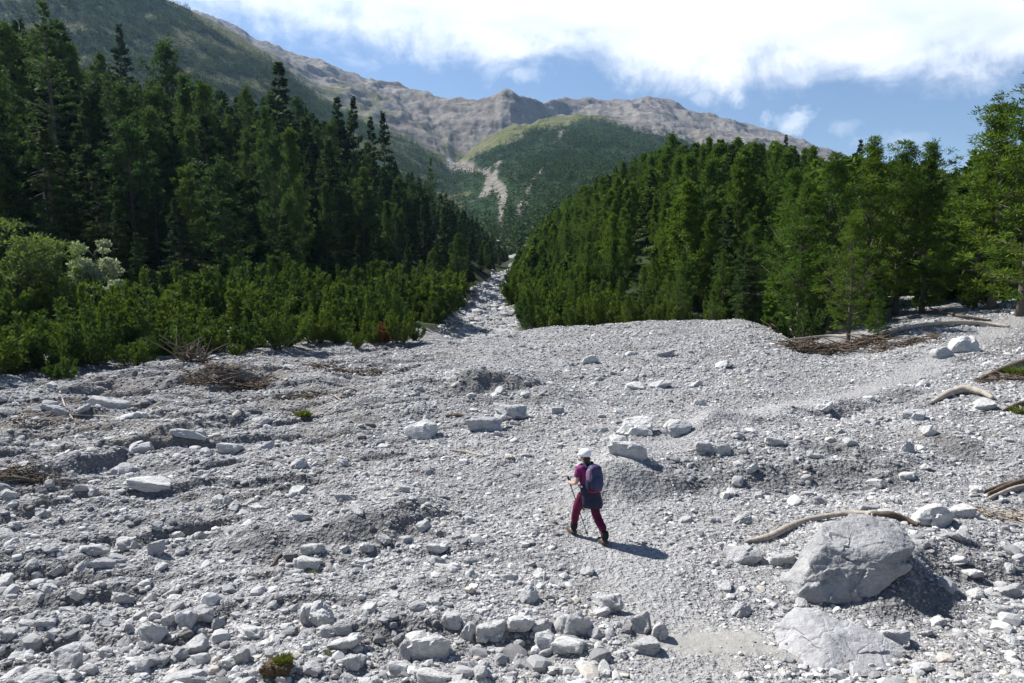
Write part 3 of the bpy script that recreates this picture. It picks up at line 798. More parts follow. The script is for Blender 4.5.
def conifer(name, seed, H, R_, mat, base=.12, prof=.8, whorl=.45, per=6, tufts=26, blen=.34, bwid=.085, rise=.1, droop=.35, up=.2, lateral=.4, gap=.15, clump=0, irr=.25, crad=.4):
    """meshes (trunk with limbs, crown) of one conifer of height H and crown radius R_"""
    r = np.random.default_rng(seed)
    tb = MB()
    ph = r.uniform(0, 6, 4)
    def axis(z): 
        t = z / H
        return np.stack([.012 * H * np.sin(3 * t + ph[0]) * t, .012 * H * np.sin(2.5 * t + ph[1]) * t, z], -1)
    zz = np.linspace(-.4, H * .98, 12)
    tb.tube(axis(zz), np.interp(zz, [-.4, H * .05, H], [H * .019, H * .014, .012]), 7)
    B, D, Ln, Wd, TI, HN = [], [], [], [], [], []
    z = base * H
    lob = r.uniform(-1, 1, (6,))
    while z < H * .985:
        t = (z - base * H) / (H * (1 - base))
        full = R_ * ((1 - t) ** prof) * (min(1, .45 + 2.2 * t) if base > .02 else 1)
        nb = max(3, int(per * (.6 + .6 * (1 - t))))
        a0 = r.uniform(0, 6.28)
        for b in range(nb):
            if r.uniform() < gap * (1 if t < .85 else .3): continue
            az = a0 + b * 6.283 / nb + r.normal(0, .25)
            L = max(.18, full * (1 + irr * r.normal() + .18 * math.sin(az * 2 + lob[0] * 6 + z * .7)))
            zb = z + r.uniform(-.5, .5) * whorl
            el = rise + .9 * t * (.5 + up) + r.normal(0, .12)
            hd_ = np.array([math.cos(az), math.sin(az), 0])
            sl = np.array([-math.sin(az), math.cos(az), 0])
            def P(s):
                return axis(np.full(len(s), zb)) + hd_ * (s * L * math.cos(el))[:, None] + np.array([0, 0, 1.0]) * (s * L * math.sin(el) - droop * L * (s ** 2) * .5 + (up * .5) * L * s ** 4)[:, None]
            s4 = np.linspace(0, .9, 4)
            tb.tube(P(s4), np.linspace(max(.012, .022 * L), .006, 4), 4)
            tt = r.beta(2.0, 2.0)
            if clump:                                     # pines: balls of needles, mostly toward the ends of the limbs
                nc = max(2, int(round(clump * (.35 + .65 * L / R_))))
                s = np.sort(r.uniform(.38, 1.0, nc)); s[-1] = 1.0
                lat = r.uniform(-1, 1, nc) * lateral * L * (1.1 - s) ** .6
                cen = P(s) + sl * lat[:, None] + r.normal(0, .04 * R_, (nc, 3))
                rad = crad * r.uniform(.7, 1.25, nc)
                nbl = tufts
                off = r.normal(size=(nc, nbl, 3)) + np.array([0, 0, up * .8]) + hd_ * .35
                off /= np.linalg.norm(off, axis=2)[..., None]
                rr_ = r.uniform(.15, .75, (nc, nbl))
                B.append((cen[:, None] + off * (rr_ * rad[:, None])[..., None] * np.array([1, 1, .7])).reshape(-1, 3))
                dr = (off * .55 + np.array([0, 0, .35]) + r.normal(0, .55, off.shape)).reshape(-1, 3); D.append(norm(dr)); HN.append(off.reshape(-1, 3))
                m = nc * nbl
                Ln.append(blen * r.uniform(.6, 1.25, m)); Wd.append(bwid * r.uniform(.7, 1.3, m))
                TI.append(np.clip(.35 * tt + .35 * np.repeat(r.uniform(0, 1, nc), nbl) + .3 * r.uniform(0, 1, m), 0, 1))
            else:                                         # spruces: flat sprays in tiers
                m = max(6, int(tufts * (.3 + .7 * L / R_)))
                s = r.beta(2.0, 1.1, m)
                lat = r.uniform(-1, 1, m) * lateral * L * (1.08 - s) ** .7 * np.sqrt(s)
                bpos = P(s) + sl * lat[:, None] + r.normal(0, .012 * R_, (m, 3))
                bpos[:, 2] -= np.abs(lat) * .22
                for q in range(3):
                    dr = hd_ * .8 + sl * (np.sign(lat) * .65)[:, None] + np.array([0, 0, -.28 if q else .1]) + r.normal(0, .35, (m, 3))
                    B.append(bpos + r.normal(0, .012 * R_, (m, 3))); D.append(norm(dr)); HN.append(norm(np.tile(hd_ * .55 + np.array([0, 0, .8]), (m, 1)) + sl * (np.sign(lat) * .3)[:, None]))
                    Ln.append(blen * r.uniform(.6, 1.3, m) * (.75 + .25 * (1 - t))); Wd.append(bwid * r.uniform(.7, 1.3, m))
                    TI.append(np.clip(.55 * tt + .45 * r.uniform(0, 1, m), 0, 1))
        z += whorl * (1 - .45 * t) * r.uniform(.75, 1.25)
    m = 14
    B.append(axis(np.full(m, H * .965)) + r.normal(0, .03, (m, 3))); D.append(norm(np.array([0, 0, 1.0]) + r.normal(0, .35, (m, 3)))); HN.append(r.normal(0, 1, (m, 3))); Ln.append(np.full(m, blen)); Wd.append(np.full(m, bwid)); TI.append(r.uniform(.3, 1, m))
    v, f = blades(np.concatenate(B), np.concatenate(D), np.concatenate(Ln), np.concatenate(Wd), r, 0, np.concatenate(HN))
    crown = mesh_np(name + '_crown', v, f, mat, False, fattr=dict(tint=np.concatenate(TI)))
    return tb.mesh(name + '_trunk', M['bark'], True), crown

def bush(name, seed, H, R_, mat, shoots=42, tufts=34, blen=.2, bwid=.055, bark='bark', leaf=False):
    """many stems rising from one base, needles in upright brushes round each"""
    r = np.random.default_rng(seed); tb = MB()
    B, D, Ln, Wd, TI, HN = [], [], [], [], [], []
    for s in range(shoots):
        az = r.uniform(0, 6.28); rad = R_ * math.sqrt(r.uniform(0, 1))
        hgt = H * (1 - .35 * (rad / R_) ** 2) * r.uniform(.45, 1.12)
        p0 = np.array([math.cos(az), math.sin(az), 0]) * rad * .18
        p2 = np.array([math.cos(az), math.sin(az), 0]) * rad; p2[2] = hgt
        p1 = np.array([math.cos(az) * rad * .8, math.sin(az) * rad * .8, hgt * .32])
        tpar = np.linspace(0, 1, 6)[:, None]
        c = (1 - tpar) ** 2 * p0 + 2 * tpar * (1 - tpar) * p1 + tpar ** 2 * p2
        c[0, 2] = -.15
        tb.tube(c, np.linspace(.03, .007, 6), 4)
        tt = r.beta(2, 2)
        m = int(tufts * r.uniform(.7, 1.2))
        q = r.beta(2.4, 1.0, m)[:, None]
        bp = (1 - q) ** 2 * p0 + 2 * q * (1 - q) * p1 + q ** 2 * p2
        spread = (.30 if leaf else .10) * R_ * (1.15 - .85 * q)
        bp = bp + r.normal(0, 1, (m, 3)) * spread * np.array([1, 1, .5])
        bp[:, 2] = np.maximum(bp[:, 2], .03)
        for k in range(4):
            upv = .2 if leaf else 1.0
            dr = np.array([0, 0, upv]) + (bp - np.array([0, 0, .5 * H])) * .25 / R_ + r.normal(0, .55 if not leaf else .9, (m, 3))
            B.append(bp + r.normal(0, .03, (m, 3))); D.append(norm(dr)); HN.append(norm((bp - ((1 - q) ** 2 * p0 + 2 * q * (1 - q) * p1 + q ** 2 * p2)) * 4 + (bp - np.array([0, 0, .3 * H])) * .5 / R_ + 1e-3)); Ln.append(blen * r.uniform(.6, 1.3, m)); Wd.append(bwid * r.uniform(.7, 1.3, m))
            TI.append(np.clip(.5 * tt + .5 * r.uniform(0, 1, m), 0, 1))
    v, f = blades(np.concatenate(B), np.concatenate(D), np.concatenate(Ln), np.concatenate(Wd), r, 0, np.concatenate(HN))
    return tb.mesh(name + '_stem', M[bark], True), mesh_np(name + '_foliage', v, f, mat, False, fattr=dict(tint=np.concatenate(TI)))

def broadleaf(name, seed, H, R_, mat, limbs=26, leaves=260, blen=.2, bwid=.13):
    r = np.random.default_rng(seed); tb = MB()
    zz = np.linspace(-.3, H * .75, 8)
    tb.tube(np.stack([.1 * np.sin(zz), .08 * np.cos(zz * 1.3), zz], -1), np.linspace(.022 * H, .015, 8), 7)
    B, D, Ln, Wd, TI, HN = [], [], [], [], [], []
    for s in range(limbs):
        z0 = H * r.uniform(.1, .7); az = r.uniform(0, 6.28); el = r.uniform(.25, 1.2)
        L = R_ * r.uniform(.6, 1.15)
        tip = np.array([math.cos(az) * math.cos(el) * L, math.sin(az) * math.cos(el) * L, z0 + L * math.sin(el) * .9])
        tip[2] = min(tip[2], H)
        p0 = np.array([.1 * math.sin(z0), 0, z0])
        sp = np.linspace(0, 1, 5)[:, None]; c = p0 + (tip - p0) * sp + np.array([0, 0, .12 * L]) * (sp * (1 - sp)) * 4
        tb.tube(c, np.linspace(.05, .01, 5), 5)
        for cl in range(3):
            cen = c[2 + cl % 3] + r.normal(0, .16 * R_, 3); rad = R_ * r.uniform(.13, .27); tt = r.uniform()
            m = leaves // 3
            off_ = r.normal(size=(m, 3)); off_ = norm(off_) * (r.uniform(0, 1, m) ** .45)[:, None] * rad * np.array([1, 1, .75])
            B.append(cen + off_); HN.append(norm(off_)); D.append(norm(off_ + r.normal(0, .8, (m, 3)) * rad)); Ln.append(blen * r.uniform(.7, 1.3, m)); Wd.append(bwid * r.uniform(.7, 1.3, m)); TI.append(np.clip(.4 * tt + .6 * r.uniform(0, 1, m), 0, 1))
    v, f = blades(np.concatenate(B), np.concatenate(D), np.concatenate(Ln), np.concatenate(Wd), r, 0, np.concatenate(HN), .8)
    return tb.mesh(name + '_trunk', M['bark'], True), mesh_np(name + '_crown', v, f, mat, False, fattr=dict(tint=np.concatenate(TI)))

KIND = {}
KIND['spruce_tree'] = [(conifer('spruce', 10 + k, 20, 3.3 + .35 * (k % 3), M['spruce'], .04, .80, .95, 7, 44, .62, .17, .0, .42, .10, .42, .14, 0, .26), 20) for k in range(6)]
KIND['stone_pine'] = [(conifer('stone_pine', 30 + k, 18, 3.6 + .4 * (k % 3), M['stonepine'], .05 + .03 * (k % 2), (.55, .72, .64, .8, .6, .7)[k], 1.05, 6, 32, .46, .15, .22, .12, .55, .5, .2, 5, .34, .68), 18) for k in range(6)]
KIND['larch_tree'] = [(conifer('larch', 50 + k, 21, 3.3, M['larch'], .12, .78, .9, 6, 40, .45, .10, .12, .35, .2, .42, .22, 0, .3), 21) for k in range(2)]
KIND['hill_pine'] = [(conifer('hill_pine', 60 + k, 13, 2.5 + .35 * (k % 3), M['pine'], .04 + .03 * (k % 2), (.58, .75, .66, .85, .62, .72, .8)[k], .75, 6, 32, .36, .115, .25, .12, .6, .5, .22, 5, .36, .52), 13) for k in range(7)]
KIND['mountain_pine'] = [(conifer('mountain_pine', 70 + k, 10, 2.0 + .3 * (k % 3), M['pine'], .05 + .04 * (k % 3), .66, .52, 6, 46, .20, .042, .28, .12, .7, .5, .24, 5, .38, .38), 10) for k in range(8)]
KIND['mugo_shrub'] = [(bush('mugo', 90 + k, 2.5, 1.25, M['mugo'], 26, 56, .20, .055), 2.5) for k in range(6)]
print('tree protos', time.time() - T0)
PART = {'hill_pine': ('trunk', 'crown'), 'spruce_tree': ('trunk', 'crown'), 'stone_pine': ('trunk', 'crown'), 'larch_tree': ('trunk', 'crown'), 'mountain_pine': ('trunk', 'crown'), 'mugo_shrub': ('stem', 'foliage')}
CATS = {'hill_pine': 'tree', 'spruce_tree': 'tree', 'stone_pine': 'tree', 'larch_tree': 'tree', 'mountain_pine': 'tree', 'mugo_shrub': 'shrub'}

def plant(kind, x, y, hgt, label, group=None, k=None, wide=1.0, rz=None, parts=None, cat=None, z=None):
    lst = parts or KIND[kind]
    (tm, cm), h0 = lst[random.randrange(len(lst)) if k is None else k % len(lst)]
    root = put(kind, None, loc=(x, y, float(height(x, y)) if z is None else z), rot=(0, 0, random.uniform(0, 6.28) if rz is None else rz))
    s = hgt / h0
    root.scale = (s * wide, s * wide, s)
    root.empty_display_size = .2
    tag(root, label, cat or CATS[kind], group)
    pn = PART.get(kind, ('trunk', 'crown'))
    put(pn[0], tm, root); put(pn[1], cm, root)
    return root

def plant_px(kind, px, ptop, Y, label, hgt=None, **kw):
    """plant whose top shows at (px, ptop) when it stands at distance Y"""
    a, e = ray(px, ptop); x = float(a * Y); z = float(height(x, Y))
    h = float(CAMZ + e * Y - z) if hgt is None else hgt
    return plant(kind, x, Y, max(h, .5), label, **kw), x, Y, max(h, .5)

SKYL = [(-200, 0), (0, 10), (30, 5), (62, 10), (85, 62), (110, 62), (140, 80), (165, 55), (200, 75), (230, 88), (268, 80), (300, 95), (350, 105), (380, 122), (400, 150), (450, 180), (480, 208), (514, 250), (540, 218), (570, 190), (600, 172), (640, 150), (680, 141), (720, 132), (780, 137), (820, 147), (850, 142), (900, 150), (930, 150), (955, 168), (975, 152), (985, 125), (1000, 112), (1024, 100), (1200, 90)]
SX, SY = np.array(SKYL, float).T
# hand-placed trees that stand out
HAND = [
    ('larch_tree', 45, -4, 74, 'tall feathery lighter-green larch rising to the top edge at far left', 1.0),
    ('spruce_tree', 120, 24, 150, 'dark pointed spruce tip standing alone above the left forest', .8),
    ('spruce_tree', 276, 62, 120, 'dark broad spruce rising above its neighbours at the left skyline', 1.25),
    ('stone_pine', 165, 44, 112, 'rounded stone pine top at the left skyline', 1.2),
    ('stone_pine', 100, 55, 110, 'twin-topped stone pine left of the lone pointed tip', 1.1),
    ('spruce_tree', 336, 96, 128, 'spruce at the skyline, first of a stepped pair', .9),
    ('spruce_tree', 352, 98, 130, 'spruce at the skyline, second of a stepped pair', .8),
    ('spruce_tree', 371, 115, 135, 'slim spruce right of the stepped pair', .7),
    ('spruce_tree', 383, 113, 138, 'dark slim spruce at the end of the tall row', .75),
    ('stone_pine', 128, 122, 66, 'sunlit bushy stone pine in front of the left forest', 1.25),
    ('stone_pine', 220, 165, 64, 'large bushy pine with a broad base at the front of the left forest', 1.35),
    ('spruce_tree', 135, 232, 54, 'small spruce isolated before dark shade at the shrub edge', 1.0),
    ('stone_pine', 290, 128, 82, 'sunlit narrow pine amid the left forest', 1.0),
    ('larch_tree', 431, 155, 130, 'bright green larch on the lower left slope', .7),
    ('spruce_tree', 62, 150, 60, 'shaggy dark spruce beside a grey dead snag', 1.1),
    ('hill_pine', 690, 182, 64, 'leafy bright pine rising in the middle of the right forest', 1.25),
    ('hill_pine', 672, 135, 150, 'round-topped pine on the crest of the right hill', 1.5),
    ('spruce_tree', 786, 134, 128, 'dark jagged spruce on the right crest', .7),
    ('spruce_tree', 862, 138, 75, 'thin dark spruce spire at the notch of the right skyline', .6),
    ('spruce_tree', 742, 245, 53, 'slender pale spruce at the foot of the right forest', .85),
    ('spruce_tree', 728, 205, 60, 'cone-shaped spruce in the middle of the right forest', 1.0),
    ('mountain_pine', 873, 142, 45, 'tall loose pine on the edge of the gravel', 1.2),
    ('mountain_pine', 905, 150, 46, 'tall full pine beside the loose one', 1.25),
    ('mountain_pine', 932, 146, 45, 'pine with the brightest top on the gravel edge', 1.2),
    ('mountain_pine', 838, 158, 44, 'dense pine at the front gravel edge', 1.3),
    ('mountain_pine', 805, 185, 45, 'broad light-green pine at the front gravel edge', 1.35),
    ('mountain_pine', 1006, 104, 41, 'tallest open-crowned pine at the right edge', 1.5),
    ('mountain_pine', 1040, 80, 38, 'big pine partly cut by the right edge', 1.5),
    ('mountain_pine', 985, 165, 42, 'shorter pine under the tallest open-crowned pine', 1.3),
    ('mountain_pine', 880, 290, 37, 'little pine with a flat bright tuft under the tall trees', 1.3),
]
GW, GH = 256, 171
placed = []
for kind, px, pt, Y, lab, wd in HAND:
    o, x, y, h = plant_px(kind, px, pt, Y, lab, wide=wd)
    placed.append((x, y, h * .19 * wd, h))

cover = np.zeros((GH, GW), bool)
gyy, gxx = np.mgrid[0:GH, 0:GW]; gxx = (gxx + .5) * 4; gyy = (gyy + .5) * 4
def silhouette(x, y, z, h, rad, shrub):
    bx, by, d = project(x, y, z); tx, ty, _ = project(x, y, z + h)
    rp = rad * F / d
    t = np.clip((gyy - ty) / max(by - ty, 1e-3), 0, 1)
    w = rp * (np.minimum(1, t * 1.6) ** .8 if not shrub else np.sqrt(np.clip(1 - (1 - t) ** 2, 0, 1)))
    return (np.abs(gxx - bx) < np.maximum(w, 2)) & (gyy > ty) & (gyy < by + 1), d
def blocked(x, y, z):
    """does the land hide this point from the camera"""
    a = x / y; tt = np.linspace(.25, .97, 60) * y
    return bool(np.any(height(a * tt, tt) > CAMZ + (z - CAMZ) * tt / y))

r = np.random.default_rng(77)
C = []
def jgrid(x0, x1, y0, y1, s):
    gx, gy = np.meshgrid(np.arange(x0, x1, s), np.arange(y0, y1, s))
    return (gx + r.uniform(-.42, .42, gx.shape) * s).ravel(), (gy + r.uniform(-.42, .42, gx.shape) * s).ravel()
def add_c(x, y, kinds, hfun, wfun):
    for xi, yi in zip(x, y):
        C.append((xi, yi, *hfun(xi, yi), wfun))
def lines_at(x, y):
    a = x / y
    return a, np.interp(a, A, yf), np.interp(a, A, yb), np.interp(a, A, ye)
LEFT = lambda x, y: x < np.interp(y, CHY, CHX)
cands = []
# shrubs, left
x, y = jgrid(-60, 5, 26, 100, 1.85)
a, f_, b_, e_ = lines_at(x, y)
k = LEFT(x, y) & (y > f_ * 1.035) & (y < b_ * 1.05) & (np.abs(a) < .8) & (channel_d(x, y) > channel_w(y) + .4) & (r.uniform(size=len(x)) < .93)
for xi, yi, fi, bi, ai in zip(x[k], y[k], f_[k], b_[k], a[k]):
    t = (yi - fi) / (bi - fi)
    cands.append((xi, yi, (1.6 + 1.2 * min(1, t * 1.5)) * r.choice([r.uniform(.45, .8), r.uniform(.8, 1.45)]), 'mugo_shrub', r.uniform(.75, 1.6), 'L'))
# forest, left
x, y = jgrid(-260, 10, 48, 330, 4.7)
a, f_, b_, e_ = lines_at(x, y)
k = LEFT(x, y) & (y > b_ * 1.0) & (y < e_ * 1.12) & (np.abs(a) < .8) & (channel_d(x, y) > channel_w(y) + .9)
for xi, yi, bi, ei, ai in zip(x[k], y[k], b_[k], e_[k], a[k]):
    t = (yi - bi) / (ei - bi)
    kind = r.choice(['spruce_tree', 'stone_pine', 'larch_tree'], p=[.53, .43, .04])
    h = r.uniform(9.5, 15.5) * np.interp(ai, [-.7, -.3, -.15, -.03], [1.12, 1.05, .8, .5]) * np.interp(t, [0, .10, .3, 1], [.55, .8, 1, 1.1]) * (1 if r.uniform() < .75 else r.uniform(.5, .8))
    cands.append((xi, yi, h, kind, r.uniform(.8, 1.2), 'L'))
# forest, right
x, y = jgrid(-5, 260, 38, 330, 3.3)
a, f_, b_, e_ = lines_at(x, y)
thin = np.clip(np.interp(y, [40, 80, 150, 300], [.95, .8, .55, .45]) + .5 * (channel_d(x, y) < 18) * (y > 120), 0, 1)
k = ~LEFT(x, y) & (y > f_ * 1.05) & (y < e_ * 1.12) & (np.abs(a) < .8) & (channel_d(x, y) > channel_w(y) + 1.0) & (r.uniform(size=len(x)) < thin)
k &= ~((a > .50) & (y < f_ * 1.16))
for xi, yi, fi, ei, ai in zip(x[k], y[k], f_[k], e_[k], a[k]):
    t = (yi - fi) / (ei - fi)
    hm = np.interp(t, [0, .06, .25, .6, 1], [4.0, 5.5, 9.5, 12.5, 13.5])
    hm2 = np.interp(t, [0, .05, 1], [8.0, 9.5, 11])
    h = hm + (hm2 - hm) * sstep(.30, .42, ai)
    h *= max(np.interp(ai, [-.02, .05, .12, .22], [.32, .46, .68, 1.0]), np.interp(yi, [110, 190], [0, .7]) * float(1 - sstep(8, 16, channel_d(np.array([xi]), np.array([yi])))[0]))
    kind = r.choice(['mountain_pine' if yi < 62 else 'hill_pine', 'spruce_tree', 'stone_pine'], p=[.86, .10, .04])
    wd_ = r.uniform(.9, 1.3)
    if ai < .13: kind, wd_ = 'mountain_pine', r.uniform(1.1, 1.7)
    cands.append((xi, yi, h * r.uniform(.5, 1.2), kind, wd_, 'R'))
x, y = jgrid(-4, 60, 40, 130, 2.0)
a, f_, b_, e_ = lines_at(x, y)
k = ~LEFT(x, y) & (np.abs(a) < .78) & (channel_d(x, y) > channel_w(y) + .5) & (y > f_ * np.where(a > .5, 1.22, 1.045)) & (y < np.where(a < .14, 130, f_ * 1.35)) & (r.uniform(size=len(x)) < np.where(a < .14, .8, .42))
for xi, yi, ai in zip(x[k], y[k], a[k]):
    cands.append((xi, yi, r.uniform(1.2, 2.6) * (1.25 if ai < .14 else 1), 'mugo_shrub', r.uniform(.85, 1.2), 'R'))
cands.sort(key=lambda c: c[1])
RADF = {'hill_pine': .2, 'mugo_shrub': .5, 'mountain_pine': .19, 'spruce_tree': .155, 'stone_pine': .2, 'larch_tree': .15}
vis = []
hand_q = sorted(placed, key=lambda p: p[1])
for c in cands:
    xi, yi, h, kind, wd, side = c
    while hand_q and hand_q[0][1] <= yi:
        hx, hy, hr, hh = hand_q.pop(0)
        m_, _ = silhouette(hx, hy, float(height(hx, hy)), hh, hr * .8, False); cover |= m_
    if any((xi - p[0]) ** 2 + (yi - p[1]) ** 2 < (.55 * p[2] + .5) ** 2 for p in placed): continue
    z = float(height(xi, yi))
    tx, ty, d = project(xi, yi, z + h)
    lim = np.interp(tx, SX, SY) + abs(r.normal(0, 20 if side == 'L' else 13)) + 2
    if kind != 'mugo_shrub' and ty < lim:
        h -= (lim - ty) * d / F
        if h < 3: continue
    if blocked(xi, yi, z + h * .95): continue
    m_, d = silhouette(xi, yi, z, h, h * RADF[kind] * wd, kind == 'mugo_shrub')
    tot = m_.sum()
    if tot == 0: 
        if 0 < tx < 1024: vis.append((0, .5, c, h, z, d))
        continue
    free = (m_ & ~cover).sum()
    fr = free / tot
    vis.append((free, fr, c, h, z, d))
    if kind == 'mugo_shrub': cover |= m_
    else:
        s_, _ = silhouette(xi, yi, z, h, h * RADF[kind] * wd * .72, False); cover |= s_
vis.sort(key=lambda q: -q[0])
quota = {'mugo_shrub': 290, 'mountain_pine': 240, 'hill_pine': 220, 'spruce_tree': 190, 'stone_pine': 150, 'larch_tree': 40}
GRP = {('hill_pine', 'R'): ('full-grown pine crowded on the upper slope of the right hill', 'pines of the right hill slope'),
       ('mugo_shrub', 'L'): ('green mugo pine shrub in the dense belt before the left forest', 'mugo shrubs of the left belt'),
       ('spruce_tree', 'L'): ('dark green spruce crowded in the shaded left forest', 'spruces of the left forest'),
       ('stone_pine', 'L'): ('bushy dark stone pine crowded in the shaded left forest', 'stone pines of the left forest'),
       ('larch_tree', 'L'): ('soft lighter green larch scattered in the left forest', 'larches of the left forest'),
       ('mountain_pine', 'R'): ('green mountain pine crowded on the sunlit right hill', 'mountain pines of the right hill'),
       ('mugo_shrub', 'R'): ('low green mugo pine shrub under the pines of the right hill', 'mugo shrubs of the right hill'),
       ('spruce_tree', 'R'): ('narrow spruce among the pines on the right hill', 'spruces of the right hill'),
       ('stone_pine', 'R'): ('broad stone pine among the pines on the right hill', 'stone pines of the right hill')}
rest = []
dens = {}
for free, fr, c, h, z, d in vis:
    xi, yi, _, kind, wd, side = c
    if free >= 5 and fr > .10 and quota[kind] > 0:
        quota[kind] -= 1
        lab, grp = GRP[(kind, side)]
        t_px, _, _ = project(xi, yi, z)
        plant(kind, xi, yi, h, lab, grp, wide=wd, z=z)
        dens[kind + side] = dens.get(kind + side, 0) + 1
    elif fr > .02 or yi < 140:
        rest.append((xi, yi, z, h, wd, kind))
print('trees', dens, 'rest', len(rest), time.time() - T0)

# the trees too small or too hidden to count, and the far forests, as stuff
def mini(seed, nb, prof=.7, rad=.17):
    r = np.random.default_rng(seed)
    t = r.uniform(.05, 1, nb) ** 1.0
    az = r.uniform(0, 6.28, nb)
    q = rad * (1 - t) ** prof * r.uniform(.55, 1.0, nb)
    b = np.stack([np.cos(az) * q * .55, np.sin(az) * q * .55, t * .97], -1)
    dr = norm(np.stack([np.cos(az), np.sin(az), r.uniform(-.3, .8, nb)], -1) + r.normal(0, .25, (nb, 3)))
    v, f = blades(b, dr, rad * (1.15 - t) * r.uniform(.8, 1.4, nb) + .03, np.full(nb, .075) * (1.2 - .6 * t), r, 0, norm(np.stack([np.cos(az), np.sin(az), np.full(nb, .7)], -1)))
    return v, f, r.uniform(0, 1, nb)
def forest(name, pts, mat, nb, seed, rad=.17, prof=.7):
    """pts: x y z h wide"""
    r = np.random.default_rng(seed); pts = np.asarray(pts, float); n = len(pts)
    pr = [mini(seed + k, nb, prof, rad) for k in range(10)]
    PV = np.stack([p[0] for p in pr]); PT = np.stack([p[2] for p in pr]); pid = r.integers(0, 10, n)
    P = PV[pid]; th = r.uniform(0, 6.28, n); c, s = np.cos(th)[:, None], np.sin(th)[:, None]
    P = np.stack([(P[..., 0] * c - P[..., 1] * s) * pts[:, 4:5], (P[..., 0] * s + P[..., 1] * c) * pts[:, 4:5], P[..., 2]], -1) * pts[:, 3][:, None, None]
    P += pts[:, None, :3]
    f = (pr[0][1][None] + (np.arange(n) * 4 * nb)[:, None, None]).reshape(-1, 4)
    ti = np.clip(PT[pid] * .5 + r.uniform(0, .5, n)[:, None], 0, 1).ravel()
    return tag(put(name, mesh_np(name, P.reshape(-1, 3), f, mat, False, fattr=dict(tint=ti))), kind='stuff')
L_ = [q[:5] for q in rest if q[0] < np.interp(q[1], CHY, CHX)]
R_ = [q[:5] for q in rest if not q[0] < np.interp(q[1], CHY, CHX)]
if L_: forest('dark_woods', L_, M['spruce'], 420, 1000)
if R_: forest('pine_woods', R_, M['pine'], 420, 1100, .19, .6)
# valley and mountain flank
r = np.random.default_rng(88)
n = 130000
a = r.uniform(-.85, .55, n); Y = np.sqrt(r.uniform(250 ** 2, 1700 ** 2, n))
x, y = a * Y, Y
ve = bil(VEG, x, y)
hidden = (y < np.interp(a, A, ye) * 1.1)
dn = np.where(a < -.1, np.interp(a, [-.45, -.25, -.1], [.75, .6, .5]) * (1 - .8 * sstep(.2, .45, fbm(x / 35, y / 60, 95, 3) + .6 * fbm(x / 90, y / 160, 91, 4))), .16 + .45 * sstep(.05, .4, fbm(x / 120, y / 200, 120, 3)))
dn = np.where(y < 520, .8, dn)
vmask = np.where(y < Yr[I_MOUNT], 1.0, ve)
k = (r.uniform(size=n) < dn * vmask) & ~hidden & (channel_d(x, y) > channel_w(y) * 1.1) & (y < np.interp(a, A, yk_) * 1.01)
# drop what the near forests and the land hide
z = height(x, y)
sx_, sy_, d = project(x, y, z + 10)
k &= (sx_ > -60) & (sx_ < 720) & (sy_ > -40) & (sy_ < np.interp(sx_, SX, SY) + 22)
x, y, z, a = x[k], y[k], z[k], a[k]
h = np.where(a < -.1, r.uniform(4, 11, len(x)), np.where(r.uniform(size=len(x)) < .35, r.uniform(8, 15, len(x)), r.uniform(2.5, 5, len(x))))
print('far trees', len(x))
forest('far_forest', np.stack([x, y, z - .3, h, np.where(h < 5, 2.4, 1.15)], -1), M['farforest'], 34, 1200, .2)

# named broadleaf trees at the left edge
BL = [('willow_tree', 14, 212, 43, 'light green leafy willow at the left edge in front of dark conifers', M['willow'], 1), ('willow_tree', 52, 236, 45, 'second leafy willow, shorter, beside the light green one', M['willow'], 2),
      ('whitebeam_tree', 92, 226, 49, 'silvery-leaved small tree glinting before dark spruces', M['silver'], 3), ('whitebeam_tree', 113, 268, 47, 'low silvery bush-like tree beside the taller silvery one', M['silver'], 4)]
for nm, px, pt, Y, lab, mt, sd in BL:
    hh = 6.0 if 'willow' in nm else 4.6
    pr = [(broadleaf(nm, sd, hh, hh * (.34 if 'willow' in nm else .26), mt, 22, 300, .17 if 'willow' in nm else .15, .09), hh)]
    plant_px(nm, px, pt, Y, lab, parts=pr, cat='tree')
pr = [(bush('rust', 5, 1.7, .8, M['rust'], 20, 40, .14, .08, leaf=True), 1.7)]
PART['red_shrub'] = ('stem', 'foliage')
plant_px('red_shrub', 384, 322, 43, 'small rust-red shrub at the edge of the gravel', parts=pr, cat='shrub')
plant_px('red_shrub', 186, 338, 37, 'thin reddish-brown dying shrub on the bank left of the gravel', parts=pr, cat='shrub')
# bare grey dead trees
def snag(px, Y, H, label, seed, nb, zlo, L0, th=1.0):
    x0 = float(ray(px, 200)[0] * Y); tb = MB(); bm_ = MB(); rr = np.random.default_rng(seed)
    zz = np.linspace(-.2, H, 8); ax = lambda z: np.array([.1 * math.sin(z), .04 * z, z])
    tb.tube(np.array([ax(z) for z in zz]), np.linspace(.12, .02, 8) * th, 6)
    for q in range(nb):
        z_ = rr.uniform(zlo * H, H * .98); az = rr.uniform(0, 6.28); L = L0 * (1.1 - z_ / H) * rr.uniform(.5, 1.2) + .2
        t = np.linspace(0, 1, 5)
        k = rr.normal(0, .15)
        bm_.tube(np.stack([ax(z_)[0] + t * L * math.cos(az + k * 0) , ax(z_)[1] + t * L * math.sin(az) + k * t * t, z_ - .40 * t ** 1.6 * L], -1), np.linspace(.028, .006, 5) * th, 4)
    root = put('dead_tree', None, loc=(x0, Y, float(height(x0, Y)))); tag(root, label, 'dead tree')
    put('trunk', tb.mesh('snag', M['deadwood'], True), root); put('branches', bm_.mesh('snag_branches', M['deadwood'], True), root)
snag(44, 66, 10, 'bare grey dead tree with drooping branches in the left forest', 3, 46, .3, 2.2)
print('plants', time.time() - T0)

